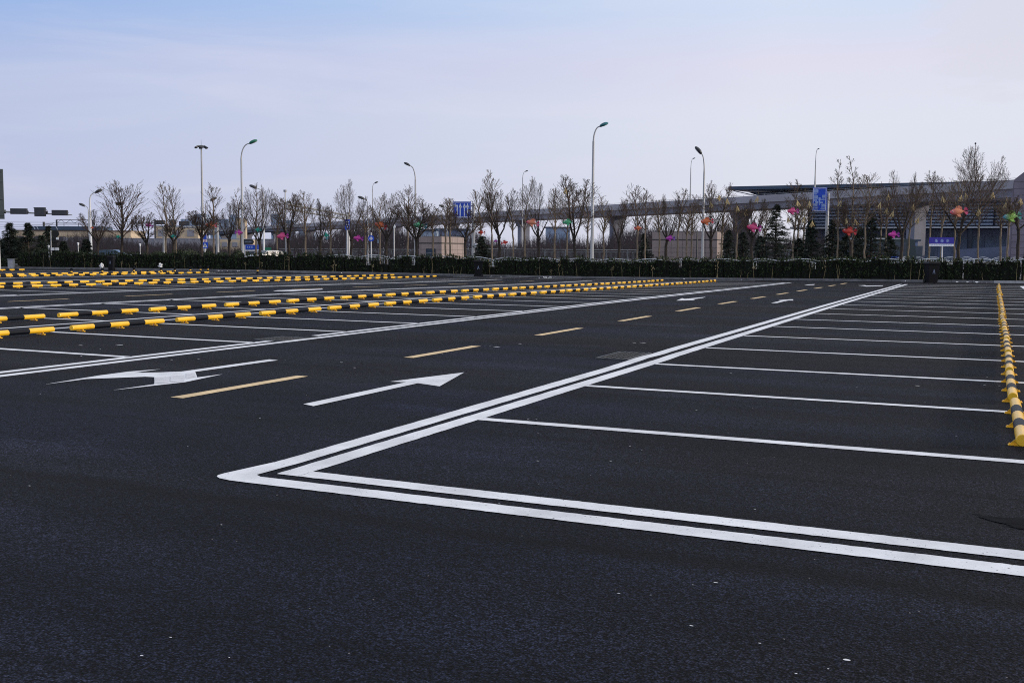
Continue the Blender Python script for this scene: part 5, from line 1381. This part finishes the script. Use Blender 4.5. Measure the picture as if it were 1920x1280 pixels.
m2=nt.nodes.new('ShaderNodeMapRange'); m2.inputs[1].default_value=-.60; m2.inputs[2].default_value=.12; L(dt.outputs['Value'],m2.inputs[0])
mixw=nt.nodes.new('ShaderNodeMix'); mixw.data_type='RGBA'; L(m2.outputs[0],mixw.inputs[0]); L(rl.outputs[0],mixw.inputs[6]); L(rr_.outputs[0],mixw.inputs[7])
# wisps
mp=nt.nodes.new('ShaderNodeMapping'); mp.inputs['Scale'].default_value=(1.5,1.5,11); mp.inputs['Rotation'].default_value=(.10,.06,.2); L(tc.outputs['Generated'],mp.inputs[0])
no=nt.nodes.new('ShaderNodeTexNoise'); no.inputs['Scale'].default_value=1.6; no.inputs['Detail'].default_value=6; no.inputs['Roughness'].default_value=.55; no.inputs['Distortion'].default_value=.4; L(mp.outputs[0],no.inputs['Vector'])
m3=nt.nodes.new('ShaderNodeMapRange'); m3.inputs[1].default_value=.46; m3.inputs[2].default_value=.74; m3.inputs[3].default_value=0; m3.inputs[4].default_value=.42; L(no.outputs[0],m3.inputs[0])
wm=nt.nodes.new('ShaderNodeMix'); wm.data_type='RGBA'; L(m3.outputs[0],wm.inputs[0]); L(mixw.outputs[2],wm.inputs[6]); wm.inputs[7].default_value=(.80,.79,.90,1)
# ragged bright cloud bank high on the right
cd_=AT(1900,20,100)-CAM; cd_.normalize()
d3=nt.nodes.new('ShaderNodeVectorMath'); d3.operation='DOT_PRODUCT'; L(tc.outputs['Generated'],d3.inputs[0]); d3.inputs[1].default_value=tuple(cd_)
m5=nt.nodes.new('ShaderNodeMapRange'); m5.inputs[1].default_value=.9955; m5.inputs[2].default_value=.9999; L(d3.outputs['Value'],m5.inputs[0])
mp2=nt.nodes.new('ShaderNodeMapping'); mp2.inputs['Scale'].default_value=(9,9,30); L(tc.outputs['Generated'],mp2.inputs[0])
n5=nt.nodes.new('ShaderNodeTexNoise'); n5.inputs['Scale'].default_value=2.6; n5.inputs['Detail'].default_value=8; n5.inputs['Roughness'].default_value=.6; L(mp2.outputs[0],n5.inputs['Vector'])
m6=nt.nodes.new('ShaderNodeMath'); m6.operation='MULTIPLY_ADD'; L(m5.outputs[0],m6.inputs[0]); m6.inputs[1].default_value=.55; L(n5.outputs[0],m6.inputs[2])
m7=nt.nodes.new('ShaderNodeMapRange'); m7.inputs[1].default_value=.70; m7.inputs[2].default_value=.84; m7.inputs[3].default_value=0; m7.inputs[4].default_value=.85; L(m6.outputs[0],m7.inputs[0])
m8=nt.nodes.new('ShaderNodeMath'); m8.operation='MULTIPLY'; L(m7.outputs[0],m8.inputs[0]); L(m5.outputs[0],m8.inputs[1])
w2=nt.nodes.new('ShaderNodeMix'); w2.data_type='RGBA'; L(m8.outputs[0],w2.inputs[0]); L(wm.outputs[2],w2.inputs[6]); w2.inputs[7].default_value=(.74,.74,.85,1)
# veil over the physical sky
sc10=nt.nodes.new('ShaderNodeVectorMath'); sc10.operation='SCALE'; sc10.inputs['Scale'].default_value=10.0; L(w2.outputs[2],sc10.inputs[0])
fm=nt.nodes.new('ShaderNodeMix'); fm.data_type='RGBA'; fm.inputs[0].default_value=.94; L(sky.outputs[0],fm.inputs[6]); L(sc10.outputs[0],fm.inputs[7]); L(fm.outputs[2],bg.inputs[0])
sd=bpy.data.lights.new('sun','SUN'); sd.energy=2.6; sd.angle=R(4); sd.color=(1,.86,.70)
so=bpy.data.objects.new('sun',sd); col.objects.link(so)
dv=Vector((math.sin(SUN_AZ)*math.cos(SUN_EL),math.cos(SUN_AZ)*math.cos(SUN_EL),math.sin(SUN_EL)))
so.rotation_euler=(-dv).to_track_quat('-Z','Y').to_euler(); so.location=dv*50+Vector((0,40,0))
# ---------------------------------------------------------------- camera
cd=bpy.data.cameras.new('camera'); cam=bpy.data.objects.new('camera',cd); col.objects.link(cam)
cd.sensor_width=36; cd.lens=36*FPX/1920; cd.clip_start=.05; cd.clip_end=9000
cam.matrix_world=Matrix(((R_.x,U_.x,-F_.x,0),(R_.y,U_.y,-F_.y,0),(R_.z,U_.z,-F_.z,H),(0,0,0,1)))
sc.camera=cam
sc.view_settings.view_transform='Standard'; sc.view_settings.look='None'; sc.view_settings.exposure=0; sc.view_settings.gamma=1
sc.cycles.max_bounces=5; sc.cycles.filter_width=1.05; sc.cycles.use_denoising=False
